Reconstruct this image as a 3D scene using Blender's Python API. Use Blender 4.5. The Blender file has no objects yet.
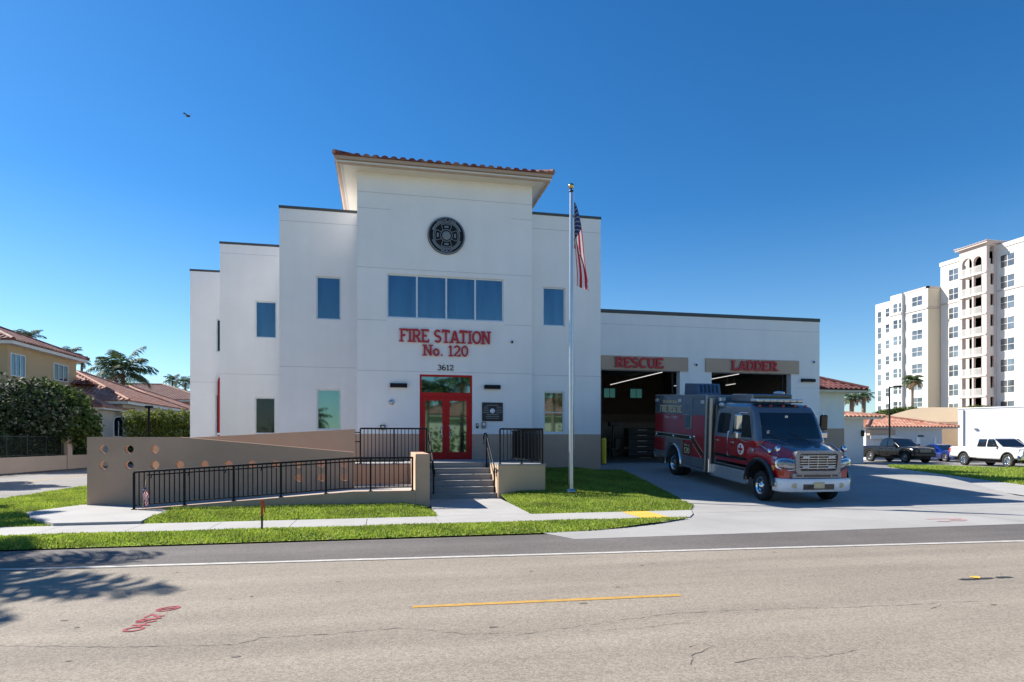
import bpy, math, random
import numpy as np
from math import sin, cos, pi, radians, sqrt, atan2

# ------------------------------------------------------------------ scene, camera, light
SC = bpy.context.scene
COL = SC.collection
rnd = random.Random(7)

FPX, YAW, EYE = 621.0, math.atan(130 / 621.0), 1.75
cam_d = bpy.data.cameras.new("camera")
cam_d.sensor_fit = 'HORIZONTAL'; cam_d.sensor_width = 36.0
cam_d.lens = FPX / 1024 * 36.0
cam_d.shift_y = (440 - 341) / 1024.0
cam_d.clip_start = 0.1; cam_d.clip_end = 4000
cam = bpy.data.objects.new("camera", cam_d); COL.objects.link(cam)
cam.location = (0, 0, EYE); cam.rotation_euler = (pi / 2, 0, -YAW)
SC.camera = cam

SUNV = (-1.03, 0.68, 1.0)                      # towards the sun
SUN_EL = atan2(SUNV[2], math.hypot(SUNV[0], SUNV[1]))
SUN_AZ = atan2(SUNV[0], SUNV[1])               # clockwise from +Y
world = bpy.data.worlds.new("World"); SC.world = world
world.use_nodes = True
wn = world.node_tree.nodes; wl = world.node_tree.links
sky = wn.new("ShaderNodeTexSky"); sky.sky_type = 'NISHITA'; sky.sun_disc = False
sky.sun_elevation = SUN_EL; sky.sun_rotation = SUN_AZ
sky.air_density = 1.0; sky.dust_density = 0.15; sky.ozone_density = 3.0; sky.altitude = 0
wn["Background"].inputs[1].default_value = 0.069
# deeper blue overhead, paler towards the horizon
wtc = wn.new("ShaderNodeTexCoord"); wsp = wn.new("ShaderNodeSeparateXYZ"); wl.new(wtc.outputs["Generated"], wsp.inputs[0])
wmr = wn.new("ShaderNodeMapRange"); wmr.inputs[1].default_value = .0; wmr.inputs[2].default_value = .34; wl.new(wsp.outputs["Z"], wmr.inputs[0])
wsat = wn.new("ShaderNodeMapRange"); wsat.inputs[3].default_value = .95; wsat.inputs[4].default_value = 1.28; wl.new(wmr.outputs[0], wsat.inputs[0])
hs = wn.new("ShaderNodeHueSaturation"); wl.new(wsat.outputs[0], hs.inputs["Saturation"])
wtn = wn.new("ShaderNodeMix"); wtn.data_type = 'RGBA'; wtn.inputs[6].default_value = (.76, .90, 1.01, 1); wtn.inputs[7].default_value = (.52, .81, .94, 1); wl.new(wmr.outputs[0], wtn.inputs[0])
tint = wn.new("ShaderNodeMix"); tint.data_type = 'RGBA'; tint.blend_type = 'MULTIPLY'; tint.inputs[0].default_value = 1
wl.new(sky.outputs[0], hs.inputs["Color"]); wl.new(hs.outputs[0], tint.inputs[6]); wl.new(wtn.outputs[2], tint.inputs[7]); wl.new(tint.outputs[2], wn["Background"].inputs[0])
sun_d = bpy.data.lights.new("sun", 'SUN'); sun_d.energy = 4.2; sun_d.angle = radians(0.5)
sun_d.color = (1.0, 0.94, 0.85)
sun = bpy.data.objects.new("sun", sun_d); COL.objects.link(sun)
sun.location = (-60, 40, 60)
sun.rotation_euler = (pi / 2 - SUN_EL, 0, -SUN_AZ + pi)
SC.view_settings.view_transform = 'Standard'; SC.view_settings.look = 'None'
SC.view_settings.gamma = 1.0; SC.view_settings.use_curve_mapping = False
SC.view_settings.exposure = 1.22

# ------------------------------------------------------------------ helpers
def ray(px, py):
    """direction of the photo's line of sight in site axes (X along the facade, Y away)"""
    t = (px - 512) / FPX; u = (440 - py) / FPX
    return (sin(YAW) + cos(YAW) * t, cos(YAW) - sin(YAW) * t, u)
def at_y(px, py, Y):
    x, y, u = ray(px, py); k = Y / y
    return (x * k, Y, EYE + u * k)
def at_z(px, py, z=0.0):
    x, y, u = ray(px, py); k = (z - EYE) / u
    return (x * k, y * k, z)

def tag(o, label, cat, group=None, kind=None):
    if label: o["label"] = label
    if cat: o["category"] = cat
    if group: o["group"] = group
    if kind: o["kind"] = kind
    return o
def empty(name, label, cat, loc=(0, 0, 0), rz=0.0, group=None, ry=0.0):
    o = bpy.data.objects.new(name, None); COL.objects.link(o)
    o.location = loc; o.rotation_euler = (0, ry, rz); o.empty_display_size = .3
    return tag(o, label, cat, group)
def copy_tree(o, parent=None):
    c = o.copy(); COL.objects.link(c)
    if parent is not None: c.parent = parent
    for ch in list(o.children): copy_tree(ch, c)
    return c

class MB:
    """collects faces and links them as one mesh object"""
    def __init__(s): s.v = []; s.f = []; s.m = []; s.sm = []
    def face(s, pts, m=0, sm=False):
        b = len(s.v); s.v += [tuple(p) for p in pts]; s.f.append(tuple(range(b, b + len(pts)))); s.m.append(m); s.sm.append(sm)
    def quadgrid(s, rows, m=0, sm=True, closed=False):
        b = len(s.v); n = len(rows[0])
        for r in rows: s.v += [tuple(p) for p in r]
        for i in range(len(rows) - 1):
            for j in range(n if closed else n - 1):
                k = (j + 1) % n
                s.f.append((b + i * n + j, b + i * n + k, b + (i + 1) * n + k, b + (i + 1) * n + j))
                s.m.append(m(i, j) if callable(m) else m); s.sm.append(sm)
    def box(s, x0, x1, y0, y1, z0, z1, m=0, skip=()):
        if x0 > x1: x0, x1 = x1, x0
        if y0 > y1: y0, y1 = y1, y0
        if z0 > z1: z0, z1 = z1, z0
        b = len(s.v)
        s.v += [(x0,y0,z0),(x1,y0,z0),(x1,y1,z0),(x0,y1,z0),(x0,y0,z1),(x1,y0,z1),(x1,y1,z1),(x0,y1,z1)]
        for k, q in (('-z',(0,3,2,1)),('+z',(4,5,6,7)),('-y',(0,1,5,4)),('+x',(1,2,6,5)),('+y',(2,3,7,6)),('-x',(3,0,4,7))):
            if k in skip: continue
            s.f.append(tuple(b + i for i in q)); s.m.append(m); s.sm.append(False)
        return s
    def prism(s, poly, axis, a0, a1, m=0, sm=False):
        """poly: 2D outline; extruded along axis ('x','y','z') from a0 to a1"""
        def P(p, a):
            return {'x': (a, p[0], p[1]), 'y': (p[0], a, p[1]), 'z': (p[0], p[1], a)}[axis]
        n = len(poly)
        s.face([P(p, a0) for p in poly], m); s.face([P(p, a1) for p in reversed(poly)], m)
        for i in range(n):
            j = (i + 1) % n
            s.face([P(poly[j], a0), P(poly[i], a0), P(poly[i], a1), P(poly[j], a1)], m, sm)
        return s
    def tube(s, path, r, n=8, m=0, cap=True):
        path = [np.array(p, float) for p in path]; rows = []
        rr = r if isinstance(r, (list, tuple)) else [r] * len(path)
        for i, p in enumerate(path):
            t = path[min(i + 1, len(path) - 1)] - path[max(i - 1, 0)]
            t = t / (np.linalg.norm(t) + 1e-9)
            a = np.cross(t, (0, 0, 1.0))
            if np.linalg.norm(a) < 1e-3: a = np.cross(t, (0, 1.0, 0))
            a /= np.linalg.norm(a); b = np.cross(t, a)
            rows.append([p + (a * cos(2*pi*k/n) + b * sin(2*pi*k/n)) * rr[i] for k in range(n)])
        s.quadgrid(rows, m, True, True)
        if cap: s.face(rows[0], m); s.face(list(reversed(rows[-1])), m)
        return s
    def lathe(s, prof, c, axis='z', n=16, m=0):
        """prof: (radius, along) pairs; m may be a list with one slot per profile segment"""
        rows = []
        for r, a in prof:
            row = []
            for k in range(n):
                u, v = r * cos(2*pi*k/n), r * sin(2*pi*k/n)
                row.append({'z': (c[0]+u, c[1]+v, c[2]+a), 'y': (c[0]+u, c[1]+a, c[2]+v), 'x': (c[0]+a, c[1]+u, c[2]+v)}[axis])
            rows.append(row)
        s.quadgrid(rows, (lambda i, j: m[i]) if isinstance(m, list) else m, True, True)
        return s
    def ball(s, c, rx, ry=None, rz=None, m=0, n=12, k=8):
        ry = rx if ry is None else ry; rz = rx if rz is None else rz
        rows = [[(c[0] + rx*sin(pi*i/k)*cos(2*pi*j/n), c[1] + ry*sin(pi*i/k)*sin(2*pi*j/n), c[2] + rz*cos(pi*i/k)) for j in range(n)] for i in range(k + 1)]
        s.quadgrid(rows, m, True, True); return s
    def build(s, name, mats, parent=None, bevel=0, weld=False, label=None, seg=2):
        me = bpy.data.meshes.new(name)
        me.from_pydata(s.v, [], s.f); me.update()
        for m in (mats if isinstance(mats, (list, tuple)) else [mats]): me.materials.append(m)
        me.polygons.foreach_set("material_index", s.m); me.polygons.foreach_set("use_smooth", s.sm)
        o = bpy.data.objects.new(name, me); COL.objects.link(o)
        if parent is not None: o.parent = parent
        if weld or bevel:
            w = o.modifiers.new("weld", 'WELD'); w.merge_threshold = .0005
        if bevel:
            b = o.modifiers.new("bevel", 'BEVEL'); b.width = bevel; b.segments = seg; b.limit_method = 'ANGLE'; b.angle_limit = radians(40)
            b.harden_normals = False
        if label: o["label"] = label
        return o

def np_mesh(name, verts, faces, mats, parent=None, mi=None, smooth=False):
    """verts (n,3), faces (m,k) -> one mesh, fast"""
    verts = np.asarray(verts, np.float32); faces = np.asarray(faces, np.int32)
    me = bpy.data.meshes.new(name); k = faces.shape[1]
    me.vertices.add(len(verts)); me.vertices.foreach_set("co", verts.ravel())
    me.loops.add(faces.size); me.loops.foreach_set("vertex_index", faces.ravel())
    me.polygons.add(len(faces)); me.polygons.foreach_set("loop_start", np.arange(0, faces.size, k, dtype=np.int32))
    for m in (mats if isinstance(mats, (list, tuple)) else [mats]): me.materials.append(m)
    if mi is not None: me.polygons.foreach_set("material_index", np.asarray(mi, np.int32))
    if smooth: me.polygons.foreach_set("use_smooth", np.ones(len(faces), bool))
    me.update(calc_edges=True)
    o = bpy.data.objects.new(name, me); COL.objects.link(o)
    if parent is not None: o.parent = parent
    return o

# ------------------------------------------------------------------ materials
def mat(name, col, rough=.6, metal=0.0, var=.1, scale=3.0, bump=0.0, bscale=80.0, coat=0.0, spec=.5, emit=0.0, col2=None, fine=0.0, fscale=150.0, trans=0.0, obj=False, stretch=None, streak=0.0):
    m = bpy.data.materials.new(name); m.use_nodes = True
    n = m.node_tree.nodes; l = m.node_tree.links; b = n["Principled BSDF"]
    b.inputs["Roughness"].default_value = rough; b.inputs["Metallic"].default_value = metal
    b.inputs["Coat Weight"].default_value = coat; b.inputs["Coat Roughness"].default_value = .04
    b.inputs["Specular IOR Level"].default_value = spec
    if emit:
        b.inputs["Emission Color"].default_value = (*col, 1); b.inputs["Emission Strength"].default_value = emit
    tc = n.new("ShaderNodeTexCoord"); src = tc.outputs["Object"] if obj else n.new("ShaderNodeNewGeometry").outputs["Position"]
    if stretch:
        mp = n.new("ShaderNodeMapping"); mp.inputs["Scale"].default_value = stretch; l.new(src, mp.inputs[0]); src = mp.outputs[0]
    nz = n.new("ShaderNodeTexNoise"); nz.inputs["Scale"].default_value = scale; nz.inputs["Detail"].default_value = 6; nz.inputs["Roughness"].default_value = .62
    l.new(src, nz.inputs["Vector"])
    mp = n.new("ShaderNodeMapRange"); mp.inputs[1].default_value = .3; mp.inputs[2].default_value = .7
    l.new(nz.outputs["Fac"], mp.inputs[0])
    mx = n.new("ShaderNodeMix"); mx.data_type = 'RGBA'
    c2 = col2 if col2 else tuple(min(1, c * (1 + var)) for c in col); c1 = col if col2 else tuple(c * (1 - var) for c in col)
    mx.inputs[6].default_value = (*c1, 1); mx.inputs[7].default_value = (*c2, 1)
    l.new(mp.outputs[0], mx.inputs[0]); out = mx.outputs[2]
    if fine:
        f = n.new("ShaderNodeTexNoise"); f.inputs["Scale"].default_value = fscale; f.inputs["Detail"].default_value = 3
        l.new(src, f.inputs["Vector"])
        r = n.new("ShaderNodeMapRange"); r.inputs[1].default_value = .25; r.inputs[2].default_value = .75; r.inputs[3].default_value = 1 - fine; r.inputs[4].default_value = 1 + fine
        l.new(f.outputs["Fac"], r.inputs[0])
        mu = n.new("ShaderNodeMix"); mu.data_type = 'RGBA'; mu.blend_type = 'MULTIPLY'; mu.inputs[0].default_value = 1
        l.new(out, mu.inputs[6]); l.new(r.outputs[0], mu.inputs[7]); out = mu.outputs[2]
    if streak:                                                # faint weathering running down the wall
        sm = n.new("ShaderNodeMapping"); sm.inputs["Scale"].default_value = (1.6, 1.6, .10); l.new(src, sm.inputs[0])
        sn = n.new("ShaderNodeTexNoise"); sn.inputs["Scale"].default_value = 1.5; sn.inputs["Detail"].default_value = 7; l.new(sm.outputs[0], sn.inputs["Vector"])
        sr = n.new("ShaderNodeMapRange"); sr.inputs[1].default_value = .3; sr.inputs[2].default_value = .7; sr.inputs[3].default_value = 1 - streak; sr.inputs[4].default_value = 1 + streak*.3; l.new(sn.outputs["Fac"], sr.inputs[0])
        su = n.new("ShaderNodeMix"); su.data_type = 'RGBA'; su.blend_type = 'MULTIPLY'; su.inputs[0].default_value = 1
        l.new(out, su.inputs[6]); l.new(sr.outputs[0], su.inputs[7]); out = su.outputs[2]
    l.new(out, b.inputs["Base Color"])
    if bump:
        bn = n.new("ShaderNodeTexNoise"); bn.inputs["Scale"].default_value = bscale; bn.inputs["Detail"].default_value = 4
        l.new(src, bn.inputs["Vector"])
        bu = n.new("ShaderNodeBump"); bu.inputs["Strength"].default_value = bump; bu.inputs["Distance"].default_value = .01
        l.new(bn.outputs["Fac"], bu.inputs["Height"]); l.new(bu.outputs[0], b.inputs["Normal"])
    if trans:
        tr = n.new("ShaderNodeBsdfTranslucent"); l.new(out, tr.inputs[0])
        ms = n.new("ShaderNodeMixShader"); ms.inputs[0].default_value = trans
        l.new(b.outputs[0], ms.inputs[1]); l.new(tr.outputs[0], ms.inputs[2]); l.new(ms.outputs[0], n["Material Output"].inputs[0])
    return m
M = {}
M['white'] = mat("stucco_white", (.86,.835,.825), .85, var=.035, scale=.7, bump=.3, bscale=45, fine=.03, streak=.03)
M['taupe'] = mat("stucco_taupe", (.52,.345,.25), .88, var=.06, scale=.9, bump=.3, bscale=60, fine=.04)
M['rampbounce'] = mat("stucco_ramp_bounce", (.53,.375,.255), .88, var=.06, scale=1.1, bump=.35, bscale=70, fine=.05)  # ramp stucco again, with bounced sunlight put into a warmer colour
M['rampwall'] = mat("stucco_ramp", (.53,.345,.23), .88, var=.07, scale=1.1, bump=.35, bscale=70, fine=.05)
M['tanwall'] = mat("stucco_tan", (.42,.31,.21), .88, var=.05, scale=1.0, bump=.3, bscale=60, fine=.04)
M['joint'] = mat("joint_grey", (.56,.55,.56), .9, var=.05)
M['coping'] = mat("coping_metal", (.075,.078,.08), .6, .1, var=.1)
M['cream'] = mat("trim_cream", (.72,.67,.58), .7, var=.04, scale=1)
M['fascia'] = mat("trim_taupe", (.49,.345,.25), .7, var=.05, scale=1)
M['dark'] = mat("dark_metal", (.02,.02,.022), .45, .2, var=.15)
M['black'] = mat("black_paint", (.008,.008,.009), .6, 0, var=.15, spec=.25)
M['glassblue'] = mat("glass_reflective_blue", (.125,.175,.215), .03, 1.0, var=.16, scale=1.1, stretch=(2.2,2.2,.35))
M['glassgreen'] = mat("glass_reflective_green", (.17,.26,.24), .03, 1.0, var=.08, scale=1.1, stretch=(2,2,.5))
M['glassdark'] = mat("glass_dark", (.010,.018,.016), .03, 0, var=.1, spec=.5)
M['alu'] = mat("window_frame_pale", (.70,.72,.75), .4, .1, var=.05)
M['red'] = mat("door_red", (.46,.006,.006), .5, 0, var=.06, spec=.3)
M['letter'] = mat("letter_red", (.46,.006,.018), .4, 0, var=.05)
M['chrome'] = mat("chrome", (.72,.73,.75), .12, 1.0, var=.04)
M['steel'] = mat("brushed_steel", (.50,.51,.53), .32, .9, var=.08, scale=8)
M['concrete'] = mat("concrete", (.33,.32,.305), .9, col2=(.40,.39,.375), scale=.8, bump=.25, bscale=120, fine=.08, fscale=60)
M['concretestep'] = mat("concrete_step", (.27,.27,.27), .9, var=.08, scale=2, bump=.25, bscale=120, fine=.06)
M['yellow'] = mat("yellow_paint", (.85,.60,.02), .5, var=.08)
M['bronze'] = mat("bronze_plaque", (.03,.032,.036), .4, .6, var=.15, scale=12)
M['gold'] = mat("gold_paint", (.72,.56,.30), .4, 0, var=.08)
M['emblemgrey'] = mat("emblem_grey", (.20,.215,.23), .5, .3, var=.08)
M['lampwhite'] = mat("strip_lamp", (1.0,.97,.9), .5, emit=.42)
M['whitepaint'] = mat("white_paint", (.78,.78,.78), .4, var=.03, coat=.3)
# ------------------------------------------------------------------ lettering: slab strokes
def arc(cx, cy, rx, ry, a0, a1, n=9):
    return [(cx + rx*cos(radians(a0+(a1-a0)*i/n)), cy + ry*sin(radians(a0+(a1-a0)*i/n))) for i in range(n+1)]
GL = {  # glyph: (advance, strokes, serif spots (x, y))
 'A': (.86, [[(.10,0),(.42,.96)],[(.46,.96),(.78,0)],[(.22,.3),(.66,.3)]], [(.10,0),(.78,0)]),
 'B': (.80, [[(.16,0),(.16,1)],[(.16,.94),(.42,.94)]+arc(.42,.72,.22,.22,90,-90)+[(.16,.5)],[(.16,.06),(.45,.06)]+arc(.45,.27,.23,.22,-90,90)], [(.16,0),(.16,1)]),
 'C': (.82, [arc(.44,.5,.34,.45,55,305,16)], []),
 'D': (.84, [[(.16,0),(.16,1)],[(.16,.94),(.36,.94)]+arc(.36,.5,.36,.44,90,-90,14)+[(.16,.06)]], [(.16,0),(.16,1)]),
 'E': (.76, [[(.16,0),(.16,1)],[(.16,.94),(.66,.94),(.66,.8)],[(.16,.5),(.52,.5)],[(.16,.06),(.68,.06),(.68,.22)]], [(.16,0),(.16,1)]),
 'F': (.72, [[(.16,0),(.16,1)],[(.16,.94),(.66,.94),(.66,.78)],[(.16,.5),(.52,.5)]], [(.16,0),(.16,1)]),
 'G': (.86, [arc(.44,.5,.34,.45,55,360,18)+[(.78,.46),(.5,.46)]], []),
 'H': (.86, [[(.16,0),(.16,1)],[(.68,0),(.68,1)],[(.16,.5),(.68,.5)]], [(.16,0),(.16,1),(.68,0),(.68,1)]),
 'I': (.42, [[(.21,0),(.21,1)]], [(.21,0),(.21,1)]),
 'L': (.72, [[(.16,0),(.16,1)],[(.16,.06),(.66,.06),(.66,.24)]], [(.16,0),(.16,1)]),
 'N': (.90, [[(.16,0),(.16,1)],[(.16,.98),(.72,.02)],[(.72,0),(.72,1)]], [(.16,0),(.16,1),(.72,1)]),
 'O': (.90, [arc(.45,.5,.35,.44,0,360,22)], []),
 'R': (.84, [[(.16,0),(.16,1)],[(.16,.94),(.42,.94)]+arc(.42,.70,.24,.24,90,-90)+[(.16,.46)],[(.42,.46),(.72,.02)]], [(.16,0),(.16,1),(.74,0)]),
 'S': (.74, [arc(.37,.72,.25,.22,30,270,12)+arc(.37,.28,.27,.22,90,-150,12)], []),
 'T': (.80, [[(.40,0),(.40,1)],[(.08,.78),(.08,.94),(.72,.94),(.72,.78)]], [(.40,0)]),
 'U': (.86, [[(.16,1),(.16,.36)]+arc(.43,.34,.27,.28,180,360,12)+[(.70,1)]], [(.16,1),(.70,1)]),
 'o': (.64, [arc(.32,.33,.23,.28,0,360,18)], []),
 '.': (.34, [[(.09,.085),(.25,.085)]], []),
 ' ': (.40, [], []),
 '0': (.72, [arc(.36,.5,.25,.44,0,360,22)], []),
 '1': (.50, [[(.27,0),(.27,.98)],[(.27,.94),(.08,.8)]], [(.27,0)]),
 '2': (.70, [arc(.34,.7,.24,.24,170,-30,12)+[(.10,.07),(.62,.07),(.62,.2)]], []),
 '3': (.70, [arc(.33,.73,.23,.21,150,-80,12),arc(.33,.29,.26,.24,80,-150,12)], []),
 '6': (.72, [arc(.36,.3,.25,.25,0,360,18),[(.12,.36)]+arc(.42,.5,.30,.46,175,80,8)], []),
 'M': (1.0, [[(.16,0),(.16,1)],[(.16,.96),(.5,.2)],[(.5,.2),(.84,.96)],[(.84,0),(.84,1)]], [(.16,0),(.84,0)]),
}
def text_width(t): return sum(GL[c][0] for c in t)
def text(mb, t, org, right, up, height, width=None, wt=.15, serif=.30, depth=.02, m=0):
    """raised letters on a plane: org = lower left, right and up unit vectors, front = right x up"""
    R = np.array(right, float); U = np.array(up, float); N = np.cross(R, U); O = np.array(org, float)
    sx = (width / text_width(t)) if width else height
    x = 0.0; k = 0
    def slab(poly):
        nonlocal k
        d = depth + .0004 * (k % 9); k += 1
        fr = [O + R*p[0] + U*p[1] + N*d for p in poly]; bk = [O + R*p[0] + U*p[1] for p in poly]
        a = sum(poly[i][0]*poly[(i+1)%len(poly)][1] - poly[(i+1)%len(poly)][0]*poly[i][1] for i in range(len(poly)))
        if a < 0: fr.reverse(); bk.reverse()
        mb.face(fr, m)
        for i in range(len(fr)):
            j = (i+1) % len(fr); mb.face([bk[i], bk[j], fr[j], fr[i]], m)
    h = wt * height / 2
    for c in t:
        adv, strokes, ser = GL[c]
        for st in strokes:
            pts = [((x + p[0]) * sx, p[1] * height) for p in st]
            n = len(pts); closed = math.hypot(pts[0][0]-pts[-1][0], pts[0][1]-pts[-1][1]) < 1e-4
            L, Rr = [], []
            for i in range(n):
                a = pts[i-1] if i else (pts[-2] if closed else pts[0]); b = pts[i+1] if i < n-1 else (pts[1] if closed else pts[-1])
                dx, dy = b[0]-a[0], b[1]-a[1]; q = math.hypot(dx, dy) + 1e-9; nx, ny = -dy/q, dx/q
                sc = 1.0
                if 0 < i < n-1:
                    e = (pts[i][0]-a[0], pts[i][1]-a[1]); qe = math.hypot(*e)+1e-9
                    cs = abs((-e[1]/qe)*nx + (e[0]/qe)*ny); sc = min(1.5, 1/max(cs, .5))
                L.append((pts[i][0]+nx*h*sc, pts[i][1]+ny*h*sc)); Rr.append((pts[i][0]-nx*h*sc, pts[i][1]-ny*h*sc))
            d = depth + .0004 * (k % 9); k += 1
            for i in range(n-1):
                poly = [Rr[i], Rr[i+1], L[i+1], L[i]]
                fr = [O + R*p[0] + U*p[1] + N*d for p in poly]
                mb.face(fr, m)
                for P, Q, fl in ((Rr[i], Rr[i+1], 0), (L[i+1], L[i], 0)):
                    a0 = O + R*P[0] + U*P[1]; a1 = O + R*Q[0] + U*Q[1]
                    mb.face([a0, a1, a1 + N*d, a0 + N*d], m)
        if serif:
            for (sx0, sy0) in ser:
                cx = (x + sx0) * sx; w = serif * .5 * sx + h*.6; th = height * .10
                y0 = 0 if sy0 < .5 else height - th
                slab([(cx-w, y0), (cx+w, y0), (cx+w, y0+th), (cx-w, y0+th)])
        x += adv
    return x * sx

# ------------------------------------------------------------------ roofs of barrel tiles
def tile_slope(mb, e0, e1, up, length, kl=None, kr=None, pitch=.30, course=.42, m=0, amp=.045):
    """e0->e1 eave line (left to right seen from outside), up = unit vector up the slope,
    length = slope length; kl/kr = slope length gained per metre from the left/right corner (hips)"""
    e0 = np.array(e0, float); e1 = np.array(e1, float); W = np.linalg.norm(e1-e0); a = (e1-e0)/W; up = np.array(up, float)
    nrm = np.cross(a, up); nrm /= np.linalg.norm(nrm)
    n = max(1, int(W / pitch)); p = W / n
    prof = [(0, 0), (.12, .0), (.25, .75), (.5, 1.0), (.75, .75), (.88, .0), (1, 0)]
    def lim(s):
        L = length
        if kl: L = min(L, s * kl)
        if kr: L = min(L, (W - s) * kr)
        return max(L, 0)
    for i in range(n):
        s0 = i * p; Lc = lim(s0 + p/2)
        if Lc < .08: continue
        nc = max(1, int(math.ceil(Lc / course)))
        for c in range(nc):
            v0 = c * course; v1 = min(Lc, (c+1) * course) + .03
            rows = []
            for (v, lift) in ((v0, amp*.9), (v1, 0.0)):
                row = []
                for (t, h) in prof:
                    vv = min(v, lim(s0 + t*p) + .02) if (kl or kr) else v
                    row.append(e0 + a*(s0 + t*p) + up*vv + nrm*(h*amp*1.6 + lift*.5))
                rows.append(row)
            mb.quadgrid(rows, m, True)
            if c == 0:                                        # open tile ends at the eave
                mb.face([e0 + a*(s0 + t*p) - nrm*.02 for t in (1, 0)] + rows[0], m)
            else:
                mb.quadgrid([[q - nrm*(amp*.5) for q in rows[0]], rows[0]], m, False)
def hip_roof(mb, x0, x1, y0, y1, z, pitch_deg, m=0, sides='SNEW', tp=.30, course=.42, amp=.045, ridge_m=None):
    """hip roof over an eave rectangle; S faces -Y"""
    t = math.tan(radians(pitch_deg)); c = cos(radians(pitch_deg)); s = sin(radians(pitch_deg))
    half = min(x1-x0, y1-y0) / 2; L = half / c; k = 1 / c
    S = dict(S=((x0,y0,z),(x1,y0,z),(0,c,s)), N=((x1,y1,z),(x0,y1,z),(0,-c,s)), E=((x1,y0,z),(x1,y1,z),(-c,0,s)), W=((x0,y1,z),(x0,y0,z),(c,0,s)))
    for q in sides:
        e0, e1, up = S[q]; tile_slope(mb, e0, e1, up, L, k, k, tp, course, m, amp)
    # solid deck just below the tiles
    zr = z + half * t - .03; d = -.03
    if x1-x0 >= y1-y0: r0, r1 = (x0+half, (y0+y1)/2, zr), (x1-half, (y0+y1)/2, zr)
    else: r0, r1 = ((x0+x1)/2, y0+half, zr), ((x0+x1)/2, y1-half, zr)
    A, B, C, D = (x0,y0,z+d), (x1,y0,z+d), (x1,y1,z+d), (x0,y1,z+d)
    if x1-x0 >= y1-y0: F = [(A,B,r1,r0),(C,D,r0,r1),(B,C,r1),(D,A,r0)]
    else: F = [(A,B,r0),(B,C,r1,r0),(C,D,r1),(D,A,r0,r1)]
    for f in F: mb.face(f, m)
    mr = m if ridge_m is None else ridge_m
    up_ = amp*1.3
    for P, Q in ((A, r0), (D, r0 if x1-x0 >= y1-y0 else r1), (B, r1 if x1-x0 >= y1-y0 else r0), (C, r1), (r0, r1)):
        P = np.array(P) + (0,0,up_+.03); Q = np.array(Q) + (0,0,up_+.05)
        if np.linalg.norm(Q-P) > .2: mb.tube([P, Q], .11 * (amp/.045), 8, mr)
    return z + half*t

# ------------------------------------------------------------------ walls with openings
def wall_y(mb, x0, x1, z0, z1, Y, openings, depth=.12, mlow=1, split=None, face=-1, m=0):
    """front sheet in the plane Y with recessed openings (x0,x1,z0,z1); face -1 looks to -Y"""
    xs = sorted({x0, x1} | {v for o in openings for v in o[:2]}); zs = sorted({z0, z1} | {v for o in openings for v in o[2:4]} | ({split} if split and z0 < split < z1 else set()))
    inside = lambda x, z: any(o[0] < x < o[1] and o[2] < z < o[3] for o in openings)
    for i in range(len(xs)-1):
        for j in range(len(zs)-1):
            cx, cz = (xs[i]+xs[i+1])/2, (zs[j]+zs[j+1])/2
            if inside(cx, cz): continue
            mm = mlow if (split and cz < split) else m
            mb.face([(xs[i],Y,zs[j]),(xs[i+1],Y,zs[j]),(xs[i+1],Y,zs[j+1]),(xs[i],Y,zs[j+1])], mm)
    for o in openings:
        a, b, c, d = o[:4]; Yb = Y + depth
        mb.face([(a,Y,c),(a,Y,d),(a,Yb,d),(a,Yb,c)], m); mb.face([(b,Y,d),(b,Y,c),(b,Yb,c),(b,Yb,d)], m)
        mb.face([(a,Y,c),(a,Yb,c),(b,Yb,c),(b,Y,c)], m); mb.face([(a,Y,d),(b,Y,d),(b,Yb,d),(a,Yb,d)], m)
def window_y(parent, x0, x1, z0, z1, Y, glass, panes=1, frame=.05, depth=.10, name="window", rails=0):
    f = MB()
    yb, yf = Y + depth + .02, Y + depth - .035
    f.box(x0, x0+frame, yf, yb, z0, z1); f.box(x1-frame, x1, yf, yb, z0, z1)
    f.box(x0+frame, x1-frame, yf, yb, z0, z0+frame); f.box(x0+frame, x1-frame, yf, yb, z1-frame, z1)
    w = (x1-x0) / panes
    for k in range(1, panes): f.box(x0+k*w-frame*.6, x0+k*w+frame*.6, yf+.002, yb, z0+frame, z1-frame)
    for k in range(rails): f.box(x0+frame, x1-frame, yf+.004, yb, z0+(z1-z0)*(k+1)/(rails+1)-.015, z0+(z1-z0)*(k+1)/(rails+1)+.015)
    o = f.build(name, M['alu'], parent)
    for k in range(panes):
        g = MB(); a = x0+k*w+(frame*.6 if k else frame)-.003; b = x0+(k+1)*w-(frame*.6 if k < panes-1 else frame)+.003
        # a real pane is never perfectly flat: a slight tilt per pane breaks up the reflections
        t = rnd.uniform(-.006, .006)
        g.box(a, b, yb-.03, yb-.01, z0+frame-.003, z1-frame+.003)
        g.v = [(x, y + (t if z > (z0+z1)/2 else 0), z) for x, y, z in g.v]
        g.build("pane", glass, o)
    return o

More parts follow.
